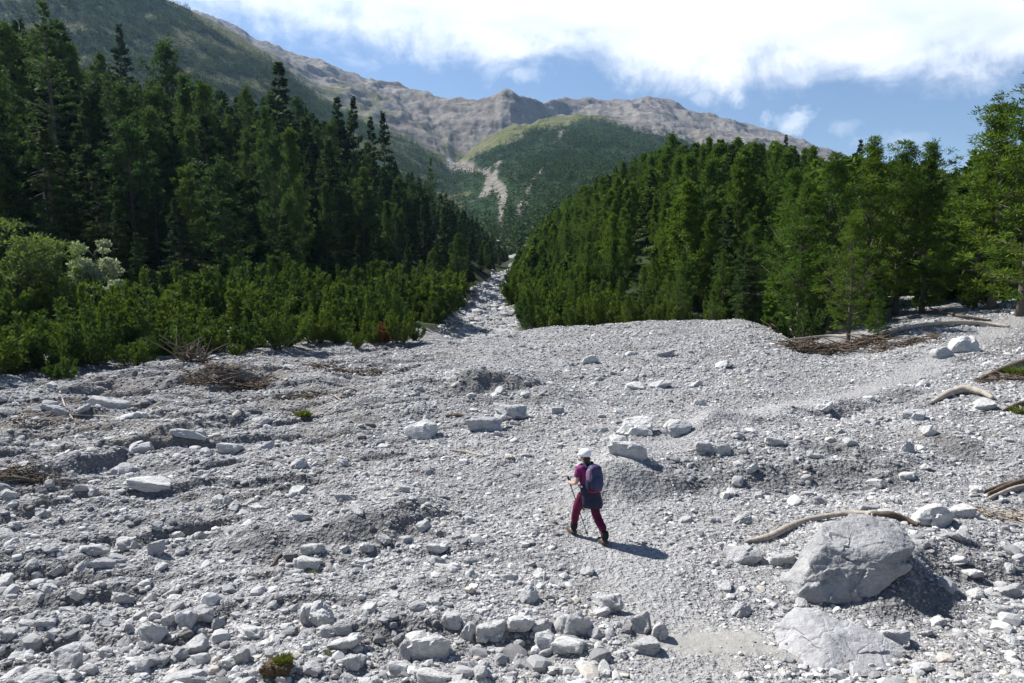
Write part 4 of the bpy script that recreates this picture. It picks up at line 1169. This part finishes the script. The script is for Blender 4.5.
# ------------------------------------------------------------------ dead wood, brush and tufts
def log_px(name, pts, rpx, label, mat='deadwood', lift=.6, sides=9, cat='log', group=None, ripple=.18):
    """a trunk or branch lying on the ground along photo points"""
    P, rad = [], []
    for (px, py), rp in zip(pts, np.broadcast_to(rpx, len(pts))):
        b = hit(px, py); d = b.y * CP - (b.z - CAMZ) * SP
        r_ = rp * d / F
        P.append((b.x, b.y, b.z + r_ * lift)); rad.append(r_)
    P, rad = np.array(P), np.array(rad)
    t = np.linspace(0, 1, len(P)); tt = np.linspace(0, 1, 26)
    Q = np.stack([np.interp(tt, t, P[:, i]) for i in range(3)], -1)
    for _ in range(3): Q[1:-1] = (Q[:-2] + 2 * Q[1:-1] + Q[2:]) / 4
    rd = np.interp(tt, t, rad)
    seed = abs(hash(label)) % 97 if False else sum(map(ord, label)) % 97
    rd = rd * (1 + ripple * noise3(Q * 4, seed))
    mb = MB(); mb.tube(Q, rd, sides)
    V_ = np.concatenate(mb.v); V_ += .10 * rd.mean() * np.stack([noise3(V_ * 14, s_) for s_ in (1, 2, 3)], -1)
    mb.v = [V_]
    c = Q.mean(0)
    me = mb.mesh(name, M[mat], True)
    for v_ in me.vertices: v_.co -= Vector(c)
    o = put(name, me, loc=c)
    return tag(o, label, cat, group)
log_px('driftwood_log', [(745, 543), (768, 541), (790, 530), (815, 521), (850, 515), (873, 515)], [1.6, 3.2, 4.0, 3.3, 2.8, 2.0], 'long curved bleached driftwood log behind the giant boulder', lift=1.0)
log_px('driftwood_log', [(872, 516), (890, 517), (905, 522), (918, 527)], [2.5, 3, 3, 2], 'short brown log between giant boulder and pale block', 'twig', 1.0)
log_px('driftwood_log', [(930, 405), (948, 397), (965, 393), (982, 396), (993, 401)], [1.5, 3.2, 4, 3.5, 2], 'bent grey log propped on pale stones at right', lift=1.3)
log_px('driftwood_log', [(980, 381), (998, 374), (1014, 368), (1030, 362)], [2, 3, 3, 3], 'dark weathered log slanting up at the right edge', 'twig', 1.0)
log_px('driftwood_log', [(1000, 413), (1015, 407), (1032, 402)], [1, 2, 2], 'thin dark branch on the mossy bank at right edge', 'twig', 1.0)
for i, (p, l) in enumerate([([(988, 496), (1005, 490), (1030, 482)], 'brown stick on top of a bundle at the right edge'), ([(990, 500), (1010, 493), (1032, 488)], 'pale splintered stick in the middle of the right-edge bundle'), ([(984, 494), (1004, 488), (1028, 484)], 'thin back stick of the right-edge bundle')]):
    log_px('driftwood_stick', p, [1.5, 2.4, 2.6], l, 'deadwood' if i == 1 else 'twig', 1.6, 7, 'stick')
log_px('driftwood_stick', [(452, 451), (468, 454), (484, 457)], [.9, 1.4, 1.0], 'pale stick lying on mid gravel below the boulder pair', lift=1.2, cat='stick')
log_px('driftwood_stick', [(446, 417), (458, 417), (470, 418)], [1.4, 2, 1.4], 'short brown plank of wood left of the flat-topped boulder', 'twig', 1.0, cat='stick')
log_px('driftwood_stick', [(344, 503), (352, 494), (359, 488)], [.8, 1.3, .8], 'small grey stick slanting in mid gravel', lift=1.0, cat='stick')
log_px('driftwood_stick', [(0, 480), (18, 481), (44, 483)], [2.2, 2.6, 1.2], 'brown branch half buried at the left edge', 'twig', 1.0, cat='stick')
log_px('driftwood_stick', [(60, 392), (66, 410), (76, 424)], [.6, .9, .6], 'thin bare stick leaning at the left channel', lift=1.2, cat='stick')
log_px('driftwood_stick', [(66, 415), (95, 417), (120, 418)], [.7, 1.0, .7], 'thin pale stick lying level at the left channel', lift=1.2, cat='stick')
log_px('driftwood_stick', [(272, 568), (277, 560), (282, 555)], [1.6, 1.6, 1], 'little brown stump of wood beside the white brick-shaped block', 'twig', 1.2, cat='stick')
log_px('driftwood_stick', [(790, 341), (830, 338), (870, 339), (910, 338)], [.8, 1.2, 1.2, .8], 'long thin bleached pole lying before the trees', lift=2.2, cat='stick')
log_px('driftwood_log', [(880, 337), (910, 330), (945, 326), (985, 326), (1010, 328)], [1, 2, 2.4, 2, 1], 'fallen bare trunk curving below the right-hand trees', lift=1.6)
log_px('driftwood_stick', [(930, 310), (958, 318), (990, 322)], [1, 1.6, 1], 'dead branch arching in shade at the right', 'twig', 1.6, cat='stick')

def brush(px, py, wpx, hpx, n, label, mat='twig', seed=0, up=.5, name='brush_pile', cat='brush pile', thick=1.0):
    b = hit(px, py); d = b.y * CP - (b.z - CAMZ) * SP
    w, h = wpx * d / F / 2, hpx * d / F
    rr = np.random.default_rng(seed); mb = MB()
    for k in range(n):
        x0, y0 = rr.uniform(-1, 1) * w, rr.uniform(-.5, .5) * w * .6
        az = rr.uniform(0, 6.28); L = rr.uniform(.3, 1) * max(w * .5, h); el = rr.uniform(-.1, up)
        s = np.linspace(0, 1, 5); cv = rr.normal(0, .18, 2)
        zb = float(height(b.x + x0, b.y + y0)) - b.z + rr.uniform(0, .45) * h
        pts = np.stack([x0 + s * L * math.cos(az) + cv[0] * s * s, y0 + s * L * math.sin(az) + cv[1] * s * s, zb + s * L * math.sin(el)], -1)
        mb.tube(pts, np.linspace(.014, .004, 5) * thick * d / 14, 4)
    o = put(name, mb.mesh(name, M[mat], True), loc=b)
    return tag(o, label, cat)
brush(835, 352, 95, 14, 420, 'brown heap of dead brush below the right-hand trees', seed=1, up=.5)
brush(788, 338, 30, 18, 90, 'reddish dead branches at the corner of the right forest', seed=2, up=.9)
brush(700 + 205, 345, 60, 9, 120, 'low tangle of dry twigs along the fallen trunk', seed=3, up=.3)
brush(225, 378, 80, 13, 260, 'dark root tangle under the bank at the left shrubs', seed=4, up=.5)
brush(195, 362, 30, 28, 60, 'bare upright twigs on the bank beside the shrubs', seed=5, up=1.3)
brush(55, 425, 75, 8, 110, 'thin grey twigs strewn over the left channel', 'deadwood', seed=6, up=.25)
brush(28, 474, 60, 12, 120, 'brown tangle of roots at the left edge', seed=7, up=.4)
brush(1004, 521, 70, 14, 240, 'tan matted twig litter at the right edge', 'deadwood', seed=8, up=.25)
brush(290, 400, 60, 8, 90, 'dry twig scraps on the terrace left of the fan', seed=9, up=.4)
brush(1005, 380, 60, 8, 90, 'twig scraps on the mossy bank at right', seed=10, up=.3)
brush(350, 372, 70, 8, 90, 'brown twigs caught along the upper left terrace', seed=11, up=.4)

rr = np.random.default_rng(41)
for q in range(34):
    px, py = rr.uniform(5, 330), rr.uniform(388, 475); L = rr.uniform(8, 26); an = rr.normal(.1, .5)
    if any(math.hypot(px - ux, py - uy) < .6 * us + 4 for ux, uy, us in USED): continue
    log_px('driftwood_twig', [(px, py), (px + L * .5 * math.cos(an), py + L * .25 * math.sin(an) + rr.normal(0, .8)), (px + L * math.cos(an), py + L * .5 * math.sin(an))], [.5, .75, .45],
           'thin dry twig strewn among the stones of the left channel', 'deadwood' if q % 3 else 'twig', 2.2, 5, 'stick', 'thin twigs strewn over the left channel')
def tuft(px, py, wpx, hpx, label, n=260, seed=0, mound=False):
    b = hit(px, py + hpx * .3); d = b.y * CP - (b.z - CAMZ) * SP
    w, h = wpx * d / F / 2, hpx * d / F
    rr = np.random.default_rng(seed)
    root = put('grass_tuft', None, loc=b); tag(root, label, 'grass tuft')
    if mound:
        mv = rock_shape(ICO[5][0], 900 + seed, 8, 6, .24); mv = mv * (1 + .10 * noise3(mv * 9, 5) + .08 * noise3(mv * 21, 6))[:, None]
        mv = mv * np.array([w * 1.5, w * 1.0, h * .62])
        put('soil_clump', mesh_np('soil_clump', mv, ICO[5][1], M['drygrass'], False), root, loc=(-w * .2, 0, 0))
    q = np.sqrt(rr.uniform(0, 1, n)) * w; az = rr.uniform(0, 6.28, n)
    base = np.stack([q * np.cos(az), q * np.sin(az) * .8, np.full(n, h * (.30 if mound else -.02))], -1)
    dr = norm(np.stack([np.cos(az) * .5, np.sin(az) * .5, np.full(n, 1.0)], -1) + rr.normal(0, .4, (n, 3)))
    hb_ = h * (.45 if mound else 1)
    if mound: base = base * np.array([.6, .6, 1]) + np.array([w * .15, w * .3, h * .22])
    v, f = blades(base, dr, hb_ * rr.uniform(.5, 1.1, n), np.full(n, max(.006, hb_ * .09)), rr, .15)
    put('blades', mesh_np('blades', v, f, M['grass'], False, fattr=dict(tint=rr.uniform(0, 1, n))), root)
tuft(303, 414, 11, 9, 'bright green grass tuft alone on the fan', n=420, seed=1)
tuft(281, 667, 26, 20, 'brown turf clump with a green grass top at the bottom edge', 420, 2, True)
tuft(329, 652, 11, 5, 'tiny flat green grass patch beside the split boulder', 200, 3)
tuft(314, 572, 6, 5, 'tiny green sprout near the white brick-shaped block', 80, 4)
tuft(1019, 372, 18, 14, 'yellow-green moss tuft high on the right edge', 320, 5)
tuft(1020, 410, 14, 10, 'green moss tuft lower on the right edge', 260, 6)
# snow patch in the gully
sx_, sY_ = ray(452, 166)[0] * 1280, 1280
print('details', time.time() - T0)

# ------------------------------------------------------------------ hiker
def skin(name, vs, es, rs, mat, parent, sub=2, root=0):
    me = bpy.data.meshes.new(name); me.from_pydata(vs, es, []); me.update()
    o = bpy.data.objects.new(name, me); COL.objects.link(o)
    m = o.modifiers.new('s', 'SKIN'); m.use_smooth_shade = True
    for i, rr in enumerate(rs): me.skin_vertices[0].data[i].radius = rr if isinstance(rr, tuple) else (rr, rr)
    for i in range(len(vs)): me.skin_vertices[0].data[i].use_root = (i == root)
    s = o.modifiers.new('d', 'SUBSURF'); s.levels = s.render_levels = sub
    dg = bpy.context.evaluated_depsgraph_get()
    ev = o.evaluated_get(dg)
    new = bpy.data.meshes.new_from_object(ev)
    bpy.data.objects.remove(o); bpy.data.meshes.remove(me)
    new.materials.clear(); new.materials.append(mat); new.name = name
    for p in new.polygons: p.use_smooth = True
    if name in ('shirt', 'trousers'):
        q = np.array([v.co[:] for v in new.vertices]); nn = np.array([v.normal[:] for v in new.vertices])
        q += nn * (.010 * noise3(q * np.array([14, 14, 9.0]), 3) + .006 * noise3(q * np.array([32, 32, 18.0]), 4))[:, None]
        new.vertices.foreach_set('co', q.astype(np.float32).ravel())
    return put(name, new, parent)

SKINM = plain('skin', (.50, .30, .22), .55, .4)
SHIRT = plain('magenta_shirt', (.19, .026, .115), .8, .2, .12, 12)
TROUS = plain('burgundy_trousers', (.105, .010, .04), .8, .2, .15, 10)
NAVY = plain('navy_fabric', (.018, .02, .045), .7, .3, .2, 14)
PACKM = plain('blue_pack_fabric', (.022, .033, .09), .6, .35, .2, 14)
PANEL = plain('pink_pack_panel', (.18, .12, .19), .7, .3, .45, 22)
REDM = plain('red_trim', (.30, .015, .05), .7, .3)
CAPM = plain('white_cap', (.80, .79, .79), .8, .2)
HAIR = plain('dark_hair', (.035, .020, .014), .5, .4, .3, 40)
BLACK = plain('black_rubber', (.015, .015, .017), .6, .4)
GAIT = plain('black_gaiter', (.02, .02, .022), .75, .2)
BOOT = plain('brown_boot', (.075, .06, .05), .8, .2, .2, 20)
METAL = plain('dark_pole_metal', (.05, .05, .055), .4, .5)

fr = hit(600, 546); fl = hit(576, 532)
fwd = Vector((fl.x - fr.x, fl.y - fr.y, 0))
head = math.atan2(-fwd.x, fwd.y)      # rotation about z of local +y
mid = (fl + fr) / 2
half = fwd.length / 2
zl, zr_ = fl.z - mid.z, fr.z - mid.z
root = put('person', None, loc=mid, rot=(0, 0, head))
tag(root, 'hiker in white cap, magenta shirt and burgundy trousers walking away with a pole', 'person')
S = .935
def J(x, y, z): return (x * S, y * S, z * S)
hl, hr = half / S, half / S
Pel = J(0, 0, .93)
B_v = [Pel, J(0, .02, 1.08), J(0, .05, 1.26), J(0, .07, 1.38), J(0, .085, 1.45), J(-.01, .10, 1.53), J(-.01, .11, 1.60),
       J(-.095, .02, .88), J(-.10, hl * .62, .50 + zl * .5), J(-.10, hl - .06, .10 + zl), J(-.10, hl + .10, .035 + zl),
       J(.095, -.02, .88), J(.10, -hl * .30, .49 + zr_ * .5), J(.10, -hl + .0, .11 + zr_), J(.11, -hl + .16, .035 + zr_),
       J(-.17, .07, 1.36), J(-.225, .06, 1.10), J(-.215, .27, 1.04), J(-.21, .35, 1.06),
       J(.17, .07, 1.36), J(.225, .07, 1.10), J(.19, .27, 1.02), J(.185, .35, 1.04)]
B_e = [(0, 1), (1, 2), (2, 3), (3, 4), (4, 5), (5, 6), (0, 7), (7, 8), (8, 9), (9, 10), (0, 11), (11, 12), (12, 13), (13, 14), (3, 15), (15, 16), (16, 17), (17, 18), (3, 19), (19, 20), (20, 21), (21, 22)]
B_r = [.12, (.125, .095), (.135, .10), (.10, .08), .052, .075, .085, .085, .056, .042, .036, .085, .056, .042, .036, .052, .040, .028, .030, .052, .040, .028, .030]
body = skin('body', B_v, B_e, B_r, SKINM, root)
for side, i0, i1 in ((-1, 17, 18), (1, 21, 22)):     # fingers curled round the pole grips, thumb apart
    w0 = Vector(B_v[i0]); w1 = Vector(B_v[i1])
    for q in range(4):
        b0 = w1 + Vector((side * -.004, .012, .028 - q * .018)); L = (.06, .068, .064, .05)[q]
        skin('finger', [b0, b0 + Vector((-side * .012, L * .55, 0)), b0 + Vector((-side * .042, L * .62, 0)), b0 + Vector((-side * .050, L * .2, 0))], [(0, 1), (1, 2), (2, 3)], [.0095, .009, .0085, .007], SKINM, body, 1)
    b0 = w1 + Vector((-side * .02, -.02, .02))
    skin('thumb', [b0, b0 + Vector((-side * .02, .03, .018)), b0 + Vector((-side * .03, .055, .012))], [(0, 1), (1, 2)], [.011, .010, .008], SKINM, body, 1)
# face
hv_ = Vector(B_v[6])
skin('nose', [hv_ + Vector((0, .08, -.02)), hv_ + Vector((0, .108, -.035))], [(0, 1)], [.014, .011], SKINM, body, 1)
for s_ in (-1, 1):
    skin('ear', [hv_ + Vector((s_ * .084, .0, -.02)), hv_ + Vector((s_ * .092, -.008, -.055))], [(0, 1)], [.014, .010], SKINM, body, 1)
    skin('eye', [hv_ + Vector((s_ * .032, .078, 0)), hv_ + Vector((s_ * .034, .082, 0))], [(0, 1)], [.011, .010], BLACK, body, 1)
skin('mouth', [hv_ + Vector((-.022, .082, -.075)), hv_ + Vector((.022, .082, -.075))], [(0, 1)], [.006, .006], REDM, body, 1)
# clothes
shirt = skin('shirt', [J(0, .0, .97), B_v[1], B_v[2], J(0, .07, 1.375), J(0, .08, 1.42), B_v[15], J(-.21, .063, 1.20), B_v[19], J(.21, .067, 1.20)], [(0, 1), (1, 2), (2, 3), (3, 4), (3, 5), (5, 6), (3, 7), (7, 8)],
     [(.155, .125), (.15, .118), (.155, .122), (.12, .10), .07, .072, .066, .072, .066], SHIRT, root)
tro = skin('trousers', [Pel, J(0, .01, 1.0)] + [B_v[7], B_v[8], J(-.10, hl - .09, .24 + zl), B_v[11], B_v[12], J(.10, -hl + .0, .25 + zr_)], [(0, 1), (0, 2), (2, 3), (3, 4), (0, 5), (5, 6), (6, 7)],
     [(.155, .13), (.14, .12), .112, .085, .072, .112, .085, .072], TROUS, root)
for i_k, i_a, i_t, zz_, y_ in ((8, 9, 10, zl, hl - .07), (12, 13, 14, zr_, -hl)):
    g = skin('gaiter', [J(B_v[i_a][0] / S, y_ - .02, .29 + zz_), J(B_v[i_a][0] / S, y_, .08 + zz_)], [(0, 1)], [.074, .070], GAIT, root, 2)
    an = Vector(B_v[i_a]); to = Vector(B_v[i_t])
    bt = skin('boot', [an + Vector((0, -.03, 0)), an + Vector((0, -.03, -.06)), to + Vector((0, 0, .01)), to + Vector((0, .06, .01))], [(0, 1), (1, 2), (2, 3)], [.064, .062, .054, .042], BOOT, root, 2)
# jacket tied round the waist
def shell(rows, mat, name, parent, seg=28, wav=.0, arc=(0, 2 * math.pi)):
    vs, fs = [], []
    full = abs(arc[1] - arc[0] - 2 * math.pi) < 1e-6
    nseg = seg if full else seg + 1
    for j, (cx, cy, z, rx, ry) in enumerate(rows):
        for k in range(nseg):
            t = arc[0] + (arc[1] - arc[0]) * k / seg
            q = 1 + wav * math.sin(t * 7 + j) * j / len(rows)
            vs.append((cx + rx * q * math.cos(t), cy + ry * q * math.sin(t), z))
    for j in range(len(rows) - 1):
        for k in range(seg):
            k2 = (k + 1) % nseg
            fs.append((j * nseg + k, j * nseg + k2, (j + 1) * nseg + k2, (j + 1) * nseg + k))
    me = mesh_np(name, np.array(vs), np.array(fs), mat, True)
    o = put(name, me, parent)
    m = o.modifiers.new('t', 'SOLIDIFY'); m.thickness = .012
    return o
shell([(0, .0, 1.05 * S, .168, .145), (0.015, -.01, .97 * S, .170, .160), (0.03, -.03, .85 * S, .175, .18), (.04, -.05, .74 * S, .180, .19), (.045, -.06, .66 * S, .172, .185)], NAVY, 'jacket', root, wav=.09, arc=(math.pi * .98, math.pi * 2.08))
shell([(0, .0, 1.065 * S, .170, .148), (0, 0, 1.03 * S, .178, .155)], NAVY, 'waist_knot', root)
# cap and hair
hx, hy, hz = B_v[6]
cv = []
shell([(hx, hy, hz - .005, .108, .118), (hx, hy - .003, hz + .035, .108, .117), (hx, hy - .004, hz + .075, .095, .103), (hx, hy - .004, hz + .105, .066, .072), (hx, hy - .004, hz + .118, .028, .03), (hx, hy - .004, hz + .122, .002, .002)], CAPM, 'cap', root)
br = [(hx + .10 * math.cos(t), hy + .07 + .115 * math.sin(t), hz + .0 - .02 * math.sin(t)) for t in np.linspace(0, math.pi, 13)]
bv = br + [(hx + .098 * math.cos(t), hy + .055 + .03 * math.sin(t), hz + .012) for t in np.linspace(0, math.pi, 13)]
bo = put('cap_brim', mesh_np('cap_brim', np.array(bv), np.array([(k, k + 1, 14 + k, 13 + k) for k in range(12)]), CAPM, True), root)
bo.modifiers.new('t', 'SOLIDIFY').thickness = .008
skin('hair', [(hx, hy - .045, hz - .01), (hx, hy - .06, hz - .06), (hx + .005, hy - .075, hz - .11), (hx + .03, hy - .11, hz - .19), (hx + .05, hy - .13, hz - .28)], [(0, 1), (1, 2), (2, 3), (3, 4)], [.075, .068, .05, .045, .022], HAIR, root)
# backpack: a thing of its own
bp = put('backpack', None, loc=mid, rot=(0, 0, head)); tag(bp, 'blue and pink hiking backpack worn by the hiker', 'backpack')
pv = rock_shape(ICO[5][0], 1, 1, 5, 0)
d5 = ICO[5][0]
pb = np.sign(d5) * np.abs(d5) ** .72
def packpart(name, cx, cy, cz, rx, ry, rz, mat, parent, p=.72, taper=.18):
    q = np.sign(d5) * np.abs(d5) ** p
    q[:, 0] *= 1 - taper * np.maximum(q[:, 2], 0); q[:, 1] *= 1 - taper * 1.2 * np.maximum(q[:, 2], 0)
    q = q * np.array([rx, ry, rz]) + np.array([cx, cy, cz])
    return put(name, mesh_np(name, q, ICO[5][1], mat, True), parent)
packpart('main_bag', .03 * S, -.165 * S, 1.22 * S, .150, .105, .235, PACKM, bp)
packpart('top_lid', .03 * S, -.155 * S, 1.40 * S, .120, .10, .07, plain('purple_lid', (.045, .036, .095), .65, .3, .35, 25), bp)
packpart('front_pocket', .035 * S, -.255 * S, 1.15 * S, .110, .05, .13, PACKM, bp)
packpart('side_pocket', -.115 * S, -.15 * S, 1.12 * S, .035, .07, .11, NAVY, bp)
packpart('side_panel', -.095 * S, -.17 * S, 1.29 * S, .045, .075, .12, PANEL, bp)
packpart('rain_cover', .03 * S, -.16 * S, .995 * S, .135, .095, .035, REDM, bp)
for s_ in (-1, 1):
    skin('shoulder_strap', [J(s_ * .08, -.08, 1.40), J(s_ * .10, .04, 1.475), J(s_ * .11, .17, 1.38), J(s_ * .12, .16, 1.22), J(s_ * .15, .02, 1.10)], [(0, 1), (1, 2), (2, 3), (3, 4)], [.022] * 5, PACKM, bp, 1)
skin('hip_belt', [J(-.17, -.08, 1.055), J(-.185, .05, 1.05), J(-.10, .155, 1.05), J(.10, .155, 1.05), J(.185, .05, 1.05), J(.17, -.08, 1.055)], [(0, 1), (1, 2), (2, 3), (3, 4), (4, 5)], [.024] * 6, plain('grey_strap', (.42, .36, .38), .8), bp, 1)
# trekking poles
rotm = Matrix.Rotation(head, 3, 'Z')
def pole(handw, tip, label):
    d_ = (handw - tip).normalized()
    top = handw + d_ * .07
    L = (top - tip).length
    o = put('trekking_pole', None, loc=tip); tag(o, label, 'trekking pole')
    o.rotation_mode = 'QUATERNION'; o.rotation_quaternion = Vector((0, 0, 1)).rotation_difference(d_)
    mb = MB(); mb.tube([(0, 0, .03), (0, 0, L * .5), (0, 0, L - .12)], [.0065, .009, .010], 8); put('shaft', mb.mesh('shaft', METAL, True), o)
    mb = MB(); mb.tube([(0, 0, L - .18), (0, 0, L - .13), (0, 0, L - .02), (0, 0, L + .01)], [.014, .018, .019, .024], 10); put('grip', mb.mesh('grip', BLACK, True), o)
    mb = MB(); mb.tube([(0, 0, .075), (0, 0, .085), (0, 0, .09)], [.03, .032, .008], 12); put('basket', mb.mesh('basket', BLACK, True), o)
    mb = MB(); mb.tube([(0, 0, -.01), (0, 0, .04)], [.003, .007], 6); put('tip', mb.mesh('tip', plain('steel_tip', (.5, .5, .5), .3), True), o)
tipw = hit(588, 537)
pole(mid + rotm @ (Vector(B_v[18]) + Vector((.02, .02, 0))), tipw, 'thin dark trekking pole in the left hand of the hiker')
print('hiker', time.time() - T0)

# ------------------------------------------------------------------ haze, sky, sun, camera
hz_m = bpy.data.materials.new('haze'); hz_m.use_nodes = True
nt = hz_m.node_tree; nt.nodes.clear()
out = nt.nodes.new('ShaderNodeOutputMaterial'); pvn = nt.nodes.new('ShaderNodeVolumePrincipled')
pvn.inputs['Color'].default_value = (.42, .64, 1.0, 1); pvn.inputs['Density'].default_value = .000065; pvn.inputs['Anisotropy'].default_value = .3
nt.links.new(pvn.outputs[0], out.inputs['Volume'])
zmin, zmax = min(float(Z.min()), 0) - 2, float(Z.max()) + 30
bx = 6200
vb = np.array([(sx * bx, y0, z) for z in (zmin, zmax) for sx, y0 in ((-1, -60), (1, -60), (1, 4400), (-1, 4400))], float)
fb = np.array([(0, 3, 2, 1), (4, 5, 6, 7), (0, 1, 5, 4), (1, 2, 6, 5), (2, 3, 7, 6), (3, 0, 4, 7)])
HAZE = True
if HAZE: tag(put('haze', mesh_np('haze', vb, fb, hz_m)), kind='stuff')

w = bpy.data.worlds.new('World'); sc.world = w; w.use_nodes = True
nt = w.node_tree
bg = nt.nodes['Background']; outw = nt.nodes['World Output']
sky = nt.nodes.new('ShaderNodeTexSky'); sky.sky_type = 'NISHITA'; sky.sun_disc = False
sky.sun_elevation = SUN_EL; sky.sun_rotation = SUN_AZ; sky.altitude = 1900; sky.air_density = 1.0; sky.dust_density = .35; sky.ozone_density = 2.5
nt.links.new(sky.outputs[0], bg.inputs['Color']); bg.inputs['Strength'].default_value = .065
tc = nt.nodes.new('ShaderNodeTexCoord').outputs['Generated']
sp = nt.nodes.new('ShaderNodeSeparateXYZ'); nt.links.new(tc, sp.inputs[0])
zz = math_n(nt, 'MAXIMUM', sp.outputs[2], .02)
cb = nt.nodes.new('ShaderNodeCombineXYZ')
nt.links.new(math_n(nt, 'DIVIDE', sp.outputs[0], zz), cb.inputs[0]); nt.links.new(math_n(nt, 'DIVIDE', sp.outputs[1], zz), cb.inputs[1])
mp = N(nt, 'ShaderNodeMapping', Location=(.6, .2, 0), Scale=(1, .75, 1)); nt.links.new(cb.outputs[0], mp.inputs['Vector'])
n1 = noise_t(nt, mp.outputs[0], .9, 8, .58, .3)
n2 = noise_t(nt, tc, 11, 9, .66, .3)
# the layer lies overhead and ends along a line some way above the ridge
edge = math_n(nt, 'ADD', sp.outputs[2], math_n(nt, 'MULTIPLY', sp.outputs[0], .10))
lay = math_n(nt, 'MULTIPLY', math_n(nt, 'SUBTRACT', edge, .220), 11)
lay = math_n(nt, 'MINIMUM', lay, math_n(nt, 'MULTIPLY', math_n(nt, 'SUBTRACT', .44, sp.outputs[2]), 6))   # open sky again further up
lay = math_n(nt, 'MINIMUM', lay, math_n(nt, 'MULTIPLY', math_n(nt, 'ADD', sp.outputs[1], -.1), 5))       # and behind
dens_ = math_n(nt, 'ADD', lay, math_n(nt, 'ADD', math_n(nt, 'MULTIPLY', math_n(nt, 'SUBTRACT', n1, .5), .8), math_n(nt, 'MULTIPLY', math_n(nt, 'SUBTRACT', n2, .5), 1.7)))
fac = nt.nodes.new('ShaderNodeMapRange'); fac.interpolation_type = 'SMOOTHSTEP'
nt.links.new(dens_, fac.inputs[0]); fac.inputs[1].default_value = -.02; fac.inputs[2].default_value = .75
fac_out = fac.outputs[0]
def puff(px, py, rx, ry, amt):
    a, e = ray(px, py); c = Vector((float(a), 1, float(e))).normalized()
    v = nt.nodes.new('ShaderNodeVectorMath'); v.operation = 'SUBTRACT'; nt.links.new(tc, v.inputs[0]); v.inputs[1].default_value = c
    m_ = N(nt, 'ShaderNodeMapping', Scale=(1 / rx, .5, 1 / ry)); nt.links.new(v.outputs[0], m_.inputs['Vector'])
    l = nt.nodes.new('ShaderNodeVectorMath'); l.operation = 'LENGTH'; nt.links.new(m_.outputs[0], l.inputs[0])
    n = noise_t(nt, tc, 26, 5, .65, .5)
    q = math_n(nt, 'SUBTRACT', math_n(nt, 'ADD', 1.0, math_n(nt, 'MULTIPLY', math_n(nt, 'SUBTRACT', n, .5), 3.4)), l.outputs['Value'])
    return math_n(nt, 'MULTIPLY', math_n(nt, 'MULTIPLY', q, 1.3, True), amt)
for q in ((795, 117, .028, .016, .7), (736, 92, .013, .018, .6), (705, 98, .018, .014, .4), (519, 74, .034, .011, .4), (840, 125, .02, .012, .25), (900, 140, .04, .014, .18)):
    fac_out = math_n(nt, 'MAXIMUM', fac_out, puff(*q))
cbg = nt.nodes.new('ShaderNodeBackground')
nt.links.new(ramp(nt, n1, [(.34, (.66, .73, .85)), (.48, (.86, .89, .93)), (.64, (1, 1, 1))]), cbg.inputs['Color']); cbg.inputs['Strength'].default_value = .76
mx = nt.nodes.new('ShaderNodeMixShader')
nt.links.new(math_n(nt, 'MULTIPLY', fac_out, .96), mx.inputs[0]); nt.links.new(bg.outputs[0], mx.inputs[1]); nt.links.new(cbg.outputs[0], mx.inputs[2])
nt.links.new(mx.outputs[0], outw.inputs['Surface'])

sl = bpy.data.lights.new('sun', 'SUN'); sl.energy = 5.0; sl.angle = math.radians(.53); sl.color = (1, .965, .915)
so = put('sun', sl, loc=(-60, 60, 120)); so.rotation_euler = (-SUN).to_track_quat('-Z', 'Y').to_euler()
cam = bpy.data.cameras.new('camera'); cam.sensor_width = 36; cam.lens = 36 * F / W; cam.clip_start = .1; cam.clip_end = 30000
co = put('camera', cam, loc=(0, 0, CAMZ), rot=(math.pi / 2 - PITCH, 0, 0)); sc.camera = co
vs = sc.view_settings; vs.view_transform = 'Standard'; vs.look = 'None'; vs.exposure = .92; vs.gamma = 1; vs.use_curve_mapping = False
sc.render.engine = 'CYCLES'
sc.cycles.max_bounces = 6; sc.cycles.diffuse_bounces = 3; sc.cycles.glossy_bounces = 2; sc.cycles.transmission_bounces = 4; sc.cycles.volume_bounces = 0
sc.cycles.use_denoising = True
print('done', time.time() - T0)
